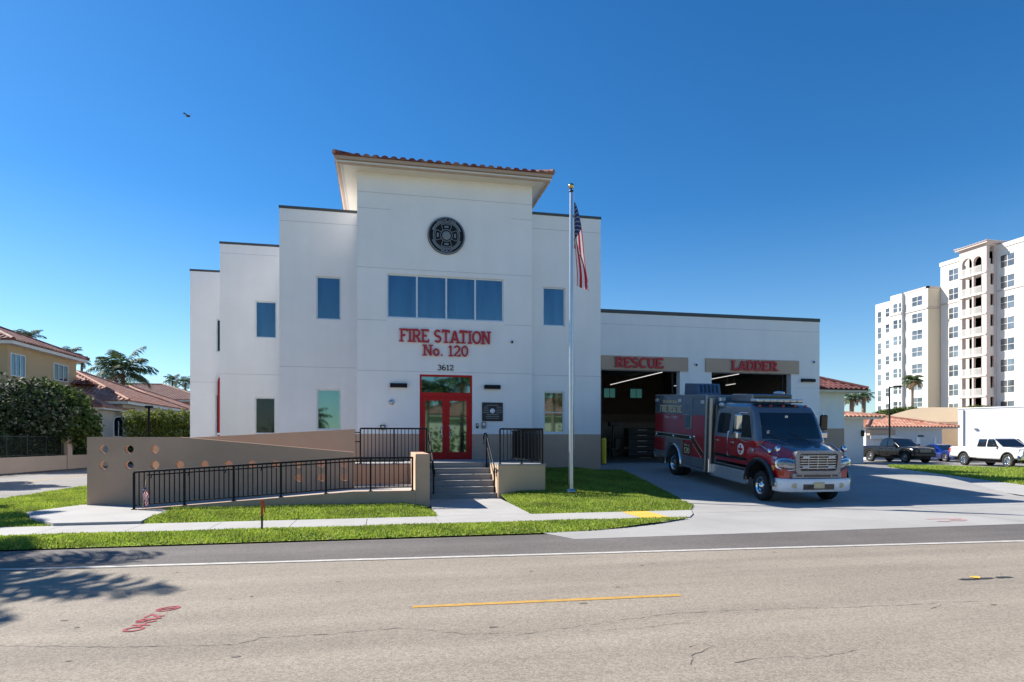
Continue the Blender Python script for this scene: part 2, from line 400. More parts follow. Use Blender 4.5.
# ------------------------------------------------------------------ plants
def leaf_cloud(name, blobs, n, size, mats, parent=None, seed=1, shell=.55, flat=.0, aspect=.6):
    """n leaf faces spread through ellipsoids (cx,cy,cz,rx,ry,rz)"""
    g = np.random.default_rng(seed)
    vol = np.array([b[3]*b[4]*b[5] for b in blobs])**.67; cnt = (vol/vol.sum()*n).astype(int)
    P = []; Nn = []
    for b, c in zip(blobs, cnt):
        d = g.normal(size=(c, 3)); d /= np.linalg.norm(d, axis=1)[:, None]
        lump = 1 + .22*np.sin(d[:, :1]*5.1+seed) * np.sin(d[:, 1:2]*4.3+1.3*seed) + .14*np.sin(d[:, 2:3]*9+d[:, :1]*7)
        r = (shell + (1-shell)*g.random((c, 1))**.6) * lump
        P.append(np.array(b[:3]) + d*r*np.array(b[3:6])); Nn.append(d)
    P = np.concatenate(P); Nn = np.concatenate(Nn); c = len(P)
    nrm = Nn*.6 + g.normal(size=(c, 3))*.55 + np.array([0, 0, .35 + flat]); nrm /= np.linalg.norm(nrm, axis=1)[:, None]
    a = np.cross(nrm, g.normal(size=(c, 3))); a /= np.linalg.norm(a, axis=1)[:, None]; b = np.cross(nrm, a)
    s = size * (.6 + .8*g.random((c, 1)))
    V = np.stack([P - a*s, P - b*s*aspect + nrm*s*.12, P + a*s, P + b*s*aspect + nrm*s*.12], 1).reshape(-1, 3)
    F = np.arange(4*c).reshape(-1, 4)
    return np_mesh(name, V, F, mats, parent, g.integers(0, len(mats), c))
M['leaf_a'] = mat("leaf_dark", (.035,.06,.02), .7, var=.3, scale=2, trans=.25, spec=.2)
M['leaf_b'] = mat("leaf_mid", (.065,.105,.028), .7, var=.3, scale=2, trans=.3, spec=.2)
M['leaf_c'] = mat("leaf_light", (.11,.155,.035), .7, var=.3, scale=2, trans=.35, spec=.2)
M['leaf_hedge_sunlit'] = mat("leaf_hedge_sunlit", (.20,.235,.035), .7, var=.3, scale=2, trans=.35, spec=.2)  # yellow green brightened to stand in for sun on the hedge top
M['frond'] = mat("frond_green", (.06,.095,.032), .65, var=.35, spec=.25, scale=1.5, trans=.25)
M['frond_dry'] = mat("frond_dry", (.16,.10,.045), .7, var=.3, scale=1.5, trans=.2)
M['bark'] = mat("palm_bark", (.17,.135,.105), .9, var=.25, scale=6, bump=.5, bscale=20)
def palm(name, label, loc, height, r, fronds=22, seed=1, group=None, trunk_r=.16, lean=0.0, droop=1.0, dry=0, leaflets=26, lw=.05):
    g = np.random.default_rng(seed)
    root = empty(name, label, "palm tree", loc, group=group)
    tm = MB(); path = [(lean*(i/8)**2*height*.2, 0, height*i/8) for i in range(9)]
    rr = [trunk_r*(1.45 if i == 0 else 1.15-.35*i/8) * (1+.06*(i % 2)) for i in range(9)]
    tm.tube(path, rr, 10); tm.build("trunk", M['bark'], root)
    top = np.array(path[-1]); V = []; F = []; mi = []
    for k in range(fronds):
        az = k*2.39996 + g.uniform(-.25, .25); lvl = (k + .5)/fronds
        el = radians(78 - 95*lvl + g.uniform(-8, 8)); L = r*g.uniform(.85, 1.12); dr = droop*g.uniform(.7, 1.15)
        pts = []; p = top + np.array([0, 0, .05]); e = el; ns = 9
        isdry = k >= fronds - dry
        for i in range(ns+1):
            pts.append(p.copy()); st = L/ns
            p = p + st*np.array([cos(e)*cos(az), cos(e)*sin(az), sin(e)]); e -= dr*radians(13)*(.4+i/ns)
        pts = np.array(pts); side0 = np.array([-sin(az), cos(az), 0])
        for j in range(leaflets):
            t = .12 + .88*(j+.5)/leaflets; q = t*ns; i = min(int(q), ns-1); c = pts[i] + (pts[i+1]-pts[i])*(q-i); tn = pts[i+1]-pts[i]; tn /= np.linalg.norm(tn)
            ll = r*.34*(sin(pi*min(1, t*.92+.08))**.6)*g.uniform(.85, 1.15)
            for sd in (-1, 1):
                dv = side0*sd*.8 + tn*.55 + np.array([0, 0, -.32 + g.uniform(-.22, .18)]); dv /= np.linalg.norm(dv)
                w = tn*lw*(.8 + .4*g.random()) * (r/2)
                mid = c + dv*ll*.55 + np.array([0, 0, .02]); tip = c + dv*ll + np.array([0, 0, -ll*.22])
                b = len(V); V += [c - w*.5, c + w*.5, mid + w*.6, tip, mid - w*.6]; F.append((b, b+1, b+2, b+4)); F.append((b+4, b+2, b+3, b+3)); mi += [1 if isdry else 0]*2
        for i in range(ns):                                   # the rachis
            w = side0*.022*(r/2)*(1.3-i/ns); b = len(V); V += [pts[i]-w, pts[i]+w, pts[i+1]+w, pts[i+1]-w]; F.append((b, b+1, b+2, b+3)); mi.append(1 if isdry else 0)
    me = bpy.data.meshes.new("crown"); me.from_pydata([tuple(v) for v in V], [], [tuple(dict.fromkeys(f)) for f in F]); me.update()
    me.materials.append(M['frond']); me.materials.append(M['frond_dry']); me.polygons.foreach_set("material_index", mi)
    o = bpy.data.objects.new("crown", me); COL.objects.link(o); o.parent = root
    return root
# ------------------------------------------------------------------ ground, road, paths, lawns
def smooth(a, b, x):
    t = min(1, max(0, (x-a)/(b-a))); return t*t*(3-2*t)
def drive_z(x, y): return min(.72, max(0, (y-16.0)*.0745)) * (1 - smooth(20.5, 25.5, x))
def lawn_z(x, y):
    if x > 3.0: return .02 + .10*smooth(14.0, 15.2, y)*(1-smooth(7.2, 8.2, x))*smooth(3.4,4.2,x) + min(.56, max(0, (y-16.6)*.092))
    if x < -5.6: return .02 + .05*smooth(14.2, 16.0, y)
    return .02 + .09*smooth(14.0, 15.5, y)*(1-smooth(.4,1.2,x))
def sheet(name, poly, z, m, kind='structure', res=None, zf=None):
    mb = MB(); mb.face([(p[0], p[1], (zf(p[0], p[1]) if zf else 0) + z) for p in poly])
    o = mb.build(name, m); o["kind"] = kind; return o
def rows_sheet(name, rows, z, m, zf, nx=24):
    """rows: (y, x_left, x_right)"""
    mb = MB(); mb.quadgrid([[(l+(r-l)*i/nx, y, zf(l+(r-l)*i/nx, y)+z) for i in range(nx+1)] for y, l, r in rows], 0, True)
    o = mb.build(name, m); o["kind"] = 'structure'; return o

def asphalt(name, c1, c2, fine=.28, streak=True):
    m = mat(name, c1, .9, col2=c2, scale=.35, bump=.5, bscale=110, fine=fine, fscale=75)
    n = m.node_tree.nodes; l = m.node_tree.links; b = n["Principled BSDF"]
    src = b.inputs["Base Color"].links[0].from_socket
    pos = n.new("ShaderNodeNewGeometry").outputs["Position"]
    v = n.new("ShaderNodeTexVoronoi"); v.inputs["Scale"].default_value = 55; l.new(pos, v.inputs["Vector"])     # stones in the surface
    r = n.new("ShaderNodeMapRange"); r.inputs[3].default_value = .77; r.inputs[4].default_value = 1.23
    sep = n.new("ShaderNodeSeparateColor"); l.new(v.outputs["Color"], sep.inputs[0]); l.new(sep.outputs[0], r.inputs[0])
    mu = n.new("ShaderNodeMix"); mu.data_type = 'RGBA'; mu.blend_type = 'MULTIPLY'; mu.inputs[0].default_value = 1
    l.new(src, mu.inputs[6]); l.new(r.outputs[0], mu.inputs[7]); out = mu.outputs[2]
    mp = n.new("ShaderNodeMapping"); mp.inputs["Scale"].default_value = (.12, 1.5, 1); l.new(pos, mp.inputs[0])   # wear along the lanes
    w = n.new("ShaderNodeTexNoise"); w.inputs["Scale"].default_value = 1.0; w.inputs["Detail"].default_value = 5; l.new(mp.outputs[0], w.inputs["Vector"])
    r2 = n.new("ShaderNodeMapRange"); r2.inputs[1].default_value = .3; r2.inputs[2].default_value = .7; r2.inputs[3].default_value = .80; r2.inputs[4].default_value = 1.12; l.new(w.outputs["Fac"], r2.inputs[0])
    m2 = n.new("ShaderNodeMix"); m2.data_type = 'RGBA'; m2.blend_type = 'MULTIPLY'; m2.inputs[0].default_value = 1
    l.new(out, m2.inputs[6]); l.new(r2.outputs[0], m2.inputs[7])
    l.new(m2.outputs[2], b.inputs["Base Color"])
    return m
M['asphalt'] = asphalt("asphalt_worn", (.240,.205,.163), (.282,.242,.193))
M['asphaltdark'] = asphalt("asphalt_patch", (.100,.089,.084), (.142,.127,.117), .2)
M['asphaltlot'] = asphalt("asphalt_lot", (.20,.19,.18), (.25,.235,.22), .15)
M['earth'] = mat("earth", (.16,.14,.11), .95, var=.2, scale=1.5, fine=.2)
M['soil'] = mat("turf_soil", (.20,.27,.035), .95, var=.25, scale=3, fine=.3)
M['linewhite'] = mat("line_white", (.44,.42,.39), .85, var=.2, scale=7, fine=.25)
M['lineyellow'] = mat("line_yellow", (.45,.26,.055), .8, var=.15, scale=9, fine=.15)
M['padyellow'] = mat("pad_yellow", (.68,.40,.06), .85, var=.08, scale=3, fine=.08)
M['markred'] = mat("mark_red", (.30,.05,.06), .85, var=.25, scale=14, fine=.25)
M['markredfaint'] = mat("mark_red_faint", (.40,.25,.24), .9, var=.2, scale=10, fine=.2)
M['crack'] = mat("crack_dark", (.125,.11,.095), .95, var=.4, scale=9)
M['tar'] = mat("tar", (.02,.02,.02), .6, var=.3, scale=9)

g = MB(); g.box(-600, 600, -300, 900, -1.0, -.05, 0); go = g.build("ground", M['earth']); go["kind"] = 'structure'
sheet("road", [(-80,-9),(120,-9),(120,10.9),(-80,11.3)], 0.0, M['asphalt'])
def white_y(x): return 9.31 - .0560*x
sheet("road_shoulder", [(-40,white_y(-40)+.10),(34,white_y(34)+.10),(34,11.0),(3.4,11.26),(-40,11.3)], .004, M['asphaltdark'])
def wobble_strip(name, pts, w, z, m, seg=60, jit=.012):
    mb = MB(); a = np.array(pts[0]); b = np.array(pts[1]); L = np.linalg.norm(b-a); t = (b-a)/L; nn = np.array([-t[1], t[0]]); r = random.Random(3)
    rows = []
    for i in range(seg+1):
        c = a + t*L*i/seg; j1, j2 = r.uniform(-jit, jit), r.uniform(-jit, jit)
        rows.append([(*(c - nn*(w/2+j1)), z), (*(c + nn*(w/2+j2)), z)])
    mb.quadgrid(rows, 0, False); o = mb.build(name, m); o["kind"] = 'structure'; return o
wobble_strip("road_line", [(-40, white_y(-40)), (36, white_y(36))], .125, .008, M['linewhite'], 300, .006)
wobble_strip("road_line", [(.31,6.58), (3.29,6.465)], .085, .004, M['lineyellow'], 40, .005)
def crack(pts, w=.012, seed=1):
    r = random.Random(seed); mb = MB(); P = [at_z(*p)[:2] for p in pts]; row = []
    for i in range(len(P)-1):
        n = max(2, int(math.hypot(P[i+1][0]-P[i][0], P[i+1][1]-P[i][1]) / .06))
        for k in range(n):
            t = k/n; row.append((P[i][0]+(P[i+1][0]-P[i][0])*t + r.uniform(-.012,.012), P[i][1]+(P[i+1][1]-P[i][1])*t + r.uniform(-.02,.02)))
    rows = [[(x, y-w*r.uniform(-.2,.7), .003), (x, y+w*r.uniform(-.2,.7), .003)] for x, y in row]
    mb.quadgrid(rows, 0, False); o = mb.build("road_crack", M['crack']); o["kind"] = 'structure'
crack([(0,646),(120,647),(235,645),(262,638),(330,634),(400,628),(470,634),(512,633)], .012, 1)
crack([(512,636),(600,623),(680,613),(760,609),(860,607),(1000,600)], .010, 2)
crack([(690,647),(700,644),(712,646),(692,656),(690,664),(704,681)], .012, 3)
crack([(734,662),(770,657),(815,658),(846,652),(866,649)], .012, 4)
crack([(560,633),(640,628),(700,622)], .007, 5)
crack([(540,600),(590,590),(640,586),(720,582)], .005, 6)
crack([(922,607),(930,609),(945,604)], .016, 7)
def blob_sheet(name, c, rx, ry, z, m, seed=1, n=26):
    r = random.Random(seed); mb = MB()
    mb.face([(c[0]+rx*cos(2*pi*i/n)*r.uniform(.75,1.15), c[1]+ry*sin(2*pi*i/n)*r.uniform(.7,1.2), z) for i in range(n)])
    o = mb.build(name, m); o["kind"] = 'structure'
for px, py, rx, ry, s in ((969,579.5,.16,.05,1),(984,578.6,.15,.04,2),(1004,577.5,.13,.05,3)):
    blob_sheet("tar_patch", at_z(px, py), rx, ry, .004, M['tar'], s)
blob_sheet("paint_patch", at_z(975.5,577.5), .07, .06, .008, M['padyellow'], 5)
rs = random.Random(11)
for k in range(34):
    x, y = rs.uniform(-4, 9.5), rs.uniform(3.0, 9)
    blob_sheet("road_stain", (x, y), rs.uniform(.015,.05), rs.uniform(.008,.03), .0035, M['crack'], k, 9)
# painted utility marks
def mark(name, strokes, m, w, z):
    mb = MB(); kk = 0
    for st in strokes:
        P = [np.array(at_z(*p)[:2]) for p in st]
        for i in range(len(P)-1):
            d = P[i+1]-P[i]; q = np.linalg.norm(d)+1e-9; n = np.array([-d[1], d[0]])/q*w/2; e = d/q*w*.3; zz = z + .0003*(kk % 8); kk += 1
            mb.face([(*(P[i]-e-n), zz), (*(P[i+1]+e-n), zz), (*(P[i+1]+e+n), zz), (*(P[i]-e+n), zz)])
    o = mb.build(name, m); o["kind"] = 'structure'
def ell(cx, cy, rx, ry, tilt=0): return [(cx+rx*cos(a*pi/9), cy+ry*sin(a*pi/9)+tilt*rx*cos(a*pi/9)) for a in range(19)]
mark("road_marking", [ell(133.5,629.5,9.5,1.7,-.14),[(133,625.5),(149,625.3)],[(138,626.6),(145,624)],ell(142,621,5,1.2,-.25),[(136.5,622),(160,618.4),(152,614.5),(145,617.5)],[(146,619.6),(153,618.6)],[(157,616.5),(163.5,616)],[(146,623),(156,621)],ell(168,609,11,1.7,-.16),[(158,610.3),(178,607.6)]], M['markred'], .03, .004)
mark("road_marking", [[(927,519.5),(945,519.2)],[(948,519),(951,519.8),(953,518.8),(956,519.8),(959,518.9),(964,520)],[(938,521.8),(949,522)],[(951,521),(961,521.2),(965,520.2)]], M['markredfaint'], .09, .014)

# driveway with its apron
LEFT = [(10.46,3.32),(11.28,2.95),(11.40,4.05),(11.62,4.75),(12.05,5.68),(12.65,6.66),(13.3,7.18),(14.1,7.50),(15.0,8.0),(15.9,8.30),(16.8,8.52),(17.8,8.66),(19,8.80),(20.5,8.98),(22,9.1),(22.92,9.18),(22.98,8.34),(24,8.34),(25.84,8.34)]
def right_x(y):
    return np.interp(y, [10,11,12,13,15.1,17.5,25.8,30.2], [27,24,22,20.5,19.2,20.3,24.5,26.8])
M['driveconc'] = mat("concrete_drive", (.28,.272,.262), .88, col2=(.36,.35,.335), scale=.45, bump=.25, bscale=110, fine=.07, fscale=50)
rows_sheet("driveway", [(y, l - (.10 if 11.3 < y < 16 else 0), float(right_x(y))) for y, l in LEFT], .008, M['driveconc'], drive_z, 40)
rows_sheet("driveway", [(y, 20.3, float(right_x(y))) for y in (25.84,27,28.5,30.2,33,40)], .008, M['driveconc'], drive_z, 12)
for y in (13.6, 17.0, 20.6, 24.0):                       # saw-cut joints
    mb = MB(); l = np.interp(y, [p[0] for p in LEFT], [p[1] for p in LEFT])
    xs = np.linspace(l+.05, float(right_x(y))-.05, 40)
    mb.quadgrid([[(x, y-.008, drive_z(x,y)+.0125), (x, y+.008, drive_z(x,y+.008)+.0125)] for x in xs], 0, False); o = mb.build("drive_joint", M['crack']); o["kind"] = 'structure'
for x in (13.4, 17.6):
    mb = MB(); ys = np.linspace(10.5, 25.6, 40)
    mb.quadgrid([[(x+.008, y, drive_z(x,y)+.0125), (x-.008, y, drive_z(x,y)+.0125)] for y in ys], 0, False); o = mb.build("drive_joint", M['crack']); o["kind"] = 'structure'
# pavement, walk, pads
def slabs(name, x0, x1, y0, y1, z, step, along='x', m=None):
    mb = MB(); a0, a1 = (x0, x1) if along == 'x' else (y0, y1); n = max(1, round((a1-a0)/step)); st = (a1-a0)/n
    for i in range(n):
        p, q = a0+i*st+.006, a0+(i+1)*st-.006
        mb.box(*((p, q, y0, y1) if along == 'x' else (x0, x1, p, q)), z-.08, z)
    o = mb.build(name, m or M['concrete']); o["kind"] = 'structure'; return o
slabs("pavement", -30, 5.62, 12.80, 14.05, .03, 1.5)
sheet("tactile_pad", [(5.62,12.80),(6.28,12.80),(6.28,14.05),(5.62,14.05)], .031, M['padyellow'])
mb = MB(); mb.prism([(6.285,12.80),(6.75,12.80),(7.12,13.35),(7.44,14.05),(6.285,14.05)], 'z', -.05, .03); o = mb.build("pavement", M['concrete']); o["kind"] = 'structure'
slabs("walkway", 1.25, 3.40, 14.06, 18.20, .03, 1.4, 'y')
mb = MB(); mb.prism([(-8.05,16.35),(-7.4,15.2),(-6.45,14.056),(-4.85,14.056),(-4.95,14.9),(-4.75,15.85),(-5.2,16.3),(-5.85,16.9),(-5.85,17.9),(-7.6,17.9)], 'z', -.05, .085)
o = mb.build("walkway", M['concrete']); o["kind"] = 'structure'
sheet("side_street", [(-18.6,11.3),(-10.9,11.3),(-10.9,70),(-18.0,70)], .0, M['asphaltlot'])
wobble_strip("street_line", [(-14.6,14), (-14.4,60)], .12, .006, M['lineyellow'], 60, .01)
sheet("pavement", [(-10.9,14.05),(-10.6,14.05),(-10.6,60),(-10.9,60)], .03, M['concrete'])
# right-hand strip, car park
sheet("pavement", [(19.3,15.1),(21.5,14.6),(24.0,19.0),(31.2,33.1),(26.8,30.2)], .02, M['concrete'])
sheet("car_park", [(24,36),(31,33.0),(34,36.5),(36.7,35),(37,31.3),(41,32.4),(120,34),(120,75),(10,75),(10,40)], .0, M['asphaltlot'])
GR = [(21.5,14.55),(24.0,19.0),(31.2,33.1),(34,36.45),(36.7,34.95),(37,31.25),(41,32.35),(50,33),(50,20),(30,12)]
sheet("lawn_base", GR, .015, M['soil'])
sheet("pavement", [(30.6,20.4),(40,27.5),(40.6,26.7),(31.1,19.6)], .05, M['concrete'])
# lawns: a soil sheet and real blades
def in_poly(P, poly):
    x, y = P[:, 0], P[:, 1]; r = np.zeros(len(P), bool); n = len(poly); j = n-1
    for i in range(n):
        xi, yi = poly[i]; xj, yj = poly[j]
        c = ((yi > y) != (yj > y)) & (x < (xj-xi)*(y-yi)/(yj-yi+1e-12)+xi); r ^= c; j = i
    return r
M['grass_a'] = mat("grass_a", (.25,.355,.04), .6, var=.25, scale=1.2, trans=.45)
M['grass_b'] = mat("grass_b", (.35,.42,.06), .6, var=.25, scale=1.6, trans=.45)
M['grass_c'] = mat("grass_c", (.19,.25,.035), .6, var=.25, scale=1.6, trans=.45)
M['grass_dry'] = mat("grass_dry", (.42,.36,.14), .8, var=.25, scale=1.6, trans=.3)
def lawn(poly, dens, h, seed, zf, base=True, wide=.012):
    g = np.random.default_rng(seed); p = np.array(poly); lo, hi = p.min(0), p.max(0)
    if base:
        mb = MB(); n = len(poly); rows = []                   # rows across the outline keep the mound of the lawn
        for y in sorted(set(list(np.linspace(lo[1]+.001, hi[1]-.001, 30)) + [q+e for q in p[:,1] for e in (-.001,.001) if lo[1] < q+e < hi[1]])):
            cr = []
            for i in range(n):
                (xa, ya), (xb, yb) = poly[i], poly[(i+1) % n]
                if (ya > y) != (yb > y): cr.append(xa + (y-ya)/(yb-ya)*(xb-xa))
            if len(cr) > 1: rows.append([(x, y, zf(x, y)-.012) for x in np.linspace(min(cr), max(cr), 16)])
        mb.quadgrid(rows, 0, True); o = mb.build("lawn_base", M['soil']); o["kind"] = 'structure'
    n = int((hi-lo).prod()*dens); P = lo + g.random((n, 2))*(hi-lo); P = P[in_poly(P, poly)]; n = len(P)
    z = np.array([zf(a, b) for a, b in P]); P = P + g.normal(0, .022, P.shape); az = g.random(n)*2*pi; hh = h*(.55+.7*g.random(n)) * (1+.25*np.sin(P[:,0]*2.1+np.sin(P[:,1]*3))*g.random(n))
    ln = g.random(n)*.8*hh; w = wide*(.6+.8*g.random(n)); la = g.random(n)*2*pi
    B = np.c_[P, z-.01]; W = np.c_[np.cos(az)*w, np.sin(az)*w, np.zeros(n)]; T = np.c_[np.cos(la)*ln, np.sin(la)*ln, hh]
    V = np.stack([B-W, B+W, B+T*.6+W*.7, B+T, B+T*.6-W*.7], 1).reshape(-1, 3)
    i = np.arange(n)*5; F = np.concatenate([np.c_[i, i+1, i+2], np.c_[i, i+2, i+4], np.c_[i+4, i+2, i+3]])
    f = np.sin(P[:,0]*1.7+seed)*np.sin(P[:,1]*2.3+1.1*seed) + .6*np.sin(P[:,0]*4.9+P[:,1]*3.1) + g.normal(0, .55, n)   # patches of drier and darker turf
    mi = np.where(f > .95, 1, np.where(f < -.75, 2, g.choice(3, n, p=[.55,.25,.20]))); mi = np.where(g.random(n) < .035, 3, mi); mi = np.tile(mi, 3)
    o = np_mesh("grass", V, F, [M['grass_a'], M['grass_b'], M['grass_c'], M['grass_dry']], None, mi); o["kind"] = 'stuff'
    o["label"] = "mown green grass of the lawns"
lawn([(-14,11.24),(2.92,11.27),(4.05,11.40),(4.75,11.62),(5.68,12.05),(6.6,12.62),(5.6,12.78),(-14,12.78)], 1500, .045, 1, lambda x, y: .024 + .03*smooth(11.3,11.8,y)*(1-smooth(12.3,12.8,y)))
lawn([(-4.83,14.08),(1.22,14.08),(1.22,14.9),(1.05,16.27),(-5.1,16.27),(-4.72,15.85),(-4.92,14.9)], 1500, .05, 2, lawn_z)
lawn([(-10.6,14.08),(-6.5,14.08),(-7.45,15.2),(-8.1,16.38),(-7.5,17.9),(-7.5,26),(-10.6,30)], 1100, .05, 3, lawn_z)
lawn([(3.43,14.08),(7.42,14.08),(8.0,15.0),(8.30,15.9),(8.52,16.8),(8.66,17.8),(8.80,19),(8.98,20.5),(9.1,22),(9.15,22.9),(4.8,22.9),(4.8,17.95),(3.43,17.95)], 1500, .045, 4, lawn_z)
lawn(GR, 160, .10, 5, lambda x, y: .02, False, .02)
# ------------------------------------------------------------------ fire station
ST = empty("fire_station", "white two storey fire station with stepped wings, tiled tower roof and open vehicle bays", "fire station", (2, 22.6, 0))
ST.location = (0, 0, 0)
YT, YR, YA, YB, YC, YG = 22.6, 22.95, 24.0, 28.7, 33.0, 25.8
SPL = 1.97
def block(name, x0, x1, z1, Y, yback, openings, split=SPL, joints=(), taupe='taupe', z0=0.0):
    mb = MB(); wall_y(mb, x0, x1, z0, z1, Y, openings, .12, 1, split)
    if split:
        for X, sk in ((x0, -1), (x1, 1)):
            for za, zb, mm in ((z0, split, 1), (split, z1, 0)):
                q = [(X,Y,za),(X,yback,za),(X,yback,zb),(X,Y,zb)]; mb.face(q if sk > 0 else q[::-1], mm)
    else: mb.box(x0, x1, Y, yback, z0, z1, 0, ('-y','+z','-z','+y'))
    mb.face([(x0,yback,z0),(x1,yback,z0),(x1,yback,z1),(x0,yback,z1)]); mb.face([(x0,Y,z1-.02),(x1,Y,z1-.02),(x1,yback,z1-.02),(x0,yback,z1-.02)])
    for (a, b, z) in joints: mb.box(a, b, Y-.0025, Y-.0005, z-.009, z+.009, 2)
    return mb.build(name, [M['white'], M[taupe], M['joint']], ST)
def coping(x0, x1, Y, yb, z, h=.10, ov=.02):
    c = MB(); c.box(x0-ov, x1+ov, Y-ov, Y+.25, z-h+.03, z+.03); c.box(x0-ov, x0+.25, Y+.25, yb, z-h+.03, z+.03); c.box(x1-.25, x1+ov, Y+.25, yb, z-h+.03, z+.03)
    return c.build("coping", M['coping'], ST)
# tower
TX0, TX1, TZ = -.86, 5.50, 11.26
WIN = (.17, 4.42, 6.13, 7.70); DOOR = (1.33, 3.24, 1.03, 4.12)
block("tower_wall", TX0, TX1, TZ, YT, 28.2, [WIN, DOOR], SPL,
      [(TX0,TX1,10.55),(TX0,.3,9.98),(4.7,TX1,9.98),(TX0,TX1,7.88),(TX0,.16,6.02),(4.43,TX1,6.02),(TX0,TX1,4.22)])
window_y(ST, *WIN, YT, M['glassblue'], 4)
E0, E1, EY0, EY1 = -1.60, 6.13, 21.86, 28.9
ev = MB(); ev.box(E0+.06, E1-.06, EY0+.06, EY1-.06, 11.25, 11.30, 0)
for a in ((E0+.22,E1-.22,EY0+.22,EY0+.29),(E0+.22,E0+.29,EY0+.29,EY1-.3),(E1-.29,E1-.22,EY0+.29,EY1-.3)): ev.box(*a, 11.243, 11.2495, 1)
ev.build("soffit", [M['cream'], M['joint']], ST)
fa = MB()
for (o_, za, zb) in ((.10, 11.21, 11.34), (.03, 11.34, 11.44)):
    fa.box(E0+o_, E1-o_, EY0+o_, EY0+o_+.08, za, zb); fa.box(E0+o_, E0+o_+.08, EY0+o_+.08, EY1-o_, za, zb); fa.box(E1-o_-.08, E1-o_, EY0+o_+.08, EY1-o_, za, zb)
fa.build("fascia", M['fascia'], ST)
def tile_mat(name, c1, c2, c3):
    m = mat(name, c1, .75, col2=c2, scale=2.3, bump=.2, bscale=60, fine=.12, fscale=20)
    n = m.node_tree.nodes; l = m.node_tree.links; b = n["Principled BSDF"]; src = b.inputs["Base Color"].links[0].from_socket
    v = n.new("ShaderNodeTexVoronoi"); v.inputs["Scale"].default_value = 2.6; l.new(n.new("ShaderNodeNewGeometry").outputs["Position"], v.inputs["Vector"])
    sp = n.new("ShaderNodeSeparateColor"); l.new(v.outputs["Color"], sp.inputs[0])
    mx = n.new("ShaderNodeMix"); mx.data_type = 'RGBA'; l.new(src, mx.inputs[6]); mx.inputs[7].default_value = (*c3, 1)
    r = n.new("ShaderNodeMapRange"); r.inputs[1].default_value = .45; r.inputs[2].default_value = 1.0; r.inputs[4].default_value = .75; l.new(sp.outputs[0], r.inputs[0]); l.new(r.outputs[0], mx.inputs[0])
    l.new(mx.outputs[2], b.inputs["Base Color"]); return m
M['tile'] = tile_mat("clay_tile", (.13,.03,.025), (.18,.05,.038), (.36,.20,.15))
M['tiledark'] = tile_mat("clay_tile_dark", (.085,.024,.024), (.12,.033,.03), (.17,.06,.05))
M['tilelight'] = tile_mat("clay_tile_light", (.33,.13,.08), (.40,.175,.115), (.50,.31,.22))
M['tilebrown'] = tile_mat("clay_tile_brown", (.20,.095,.07), (.26,.13,.10), (.33,.20,.16))
rf = MB(); hip_roof(rf, E0, E1, EY0, EY1, 11.475, 16, 0, amp=.04); rf.build("roof", M['tile'], ST)
dk = MB(); dk.box(E0+.02, E1-.02, EY0+.02, EY1-.02, 11.4405, 11.452); dk.build("roof_board", M['fascia'], ST)
# wings
RW1, RW2 = (6.01, 6.90, 6.11, 7.60), (6.05, 6.86, 2.02, 3.60)
block("wing_wall", TX1, 8.33, 10.40, YR, 36, [RW1, RW2], SPL, [(TX1,8.33,9.80),(TX1,8.33,4.22)]); coping(TX1, 8.33, YR, 36, 10.40)
window_y(ST, *RW1, YR, M['glassblue']); window_y(ST, *RW2, YR, M['glassgreen'], rails=1)
AW1, AW2 = (-2.39, -1.50, 6.23, 7.83), (-2.37, -1.50, 2.13, 3.64)
block("wing_wall", -3.68, TX0, 10.32, YA, 36, [AW1, AW2], SPL, [(-3.68,TX0,9.8),(-3.68,TX0,4.45)]); coping(-3.68, TX0, YA, 36, 10.32)
window_y(ST, *AW1, YA, M['glassblue']); window_y(ST, *AW2, YA, M['glassgreen'])
BW1, BW2 = (-5.40, -4.52, 6.20, 7.80), (-5.41, -4.57, 2.02, 3.60)
block("wing_wall", -6.82, -3.68, 10.26, YB, 38, [BW1, BW2], None, [(-6.82,-3.68,9.8),(-6.82,-3.68,4.6)]); coping(-6.82, -3.68, YB, 38, 10.26)
window_y(ST, *BW1, YB, M['glassblue']); window_y(ST, *BW2, YB, M['glassdark'])
CW1, CW2 = (-8.02, -7.76, 6.10, 7.72), (-8.04, -7.78, 2.0, 4.0)
block("wing_wall", -9.20, -6.82, 10.1, YC, 40, [CW1, CW2], None, [(-9.2,-6.82,4.6)]); coping(-9.20, -6.82, YC, 40, 10.1)
window_y(ST, *CW1, YC, M['glassdark']); window_y(ST, *CW2, YC, M['glassdark'])
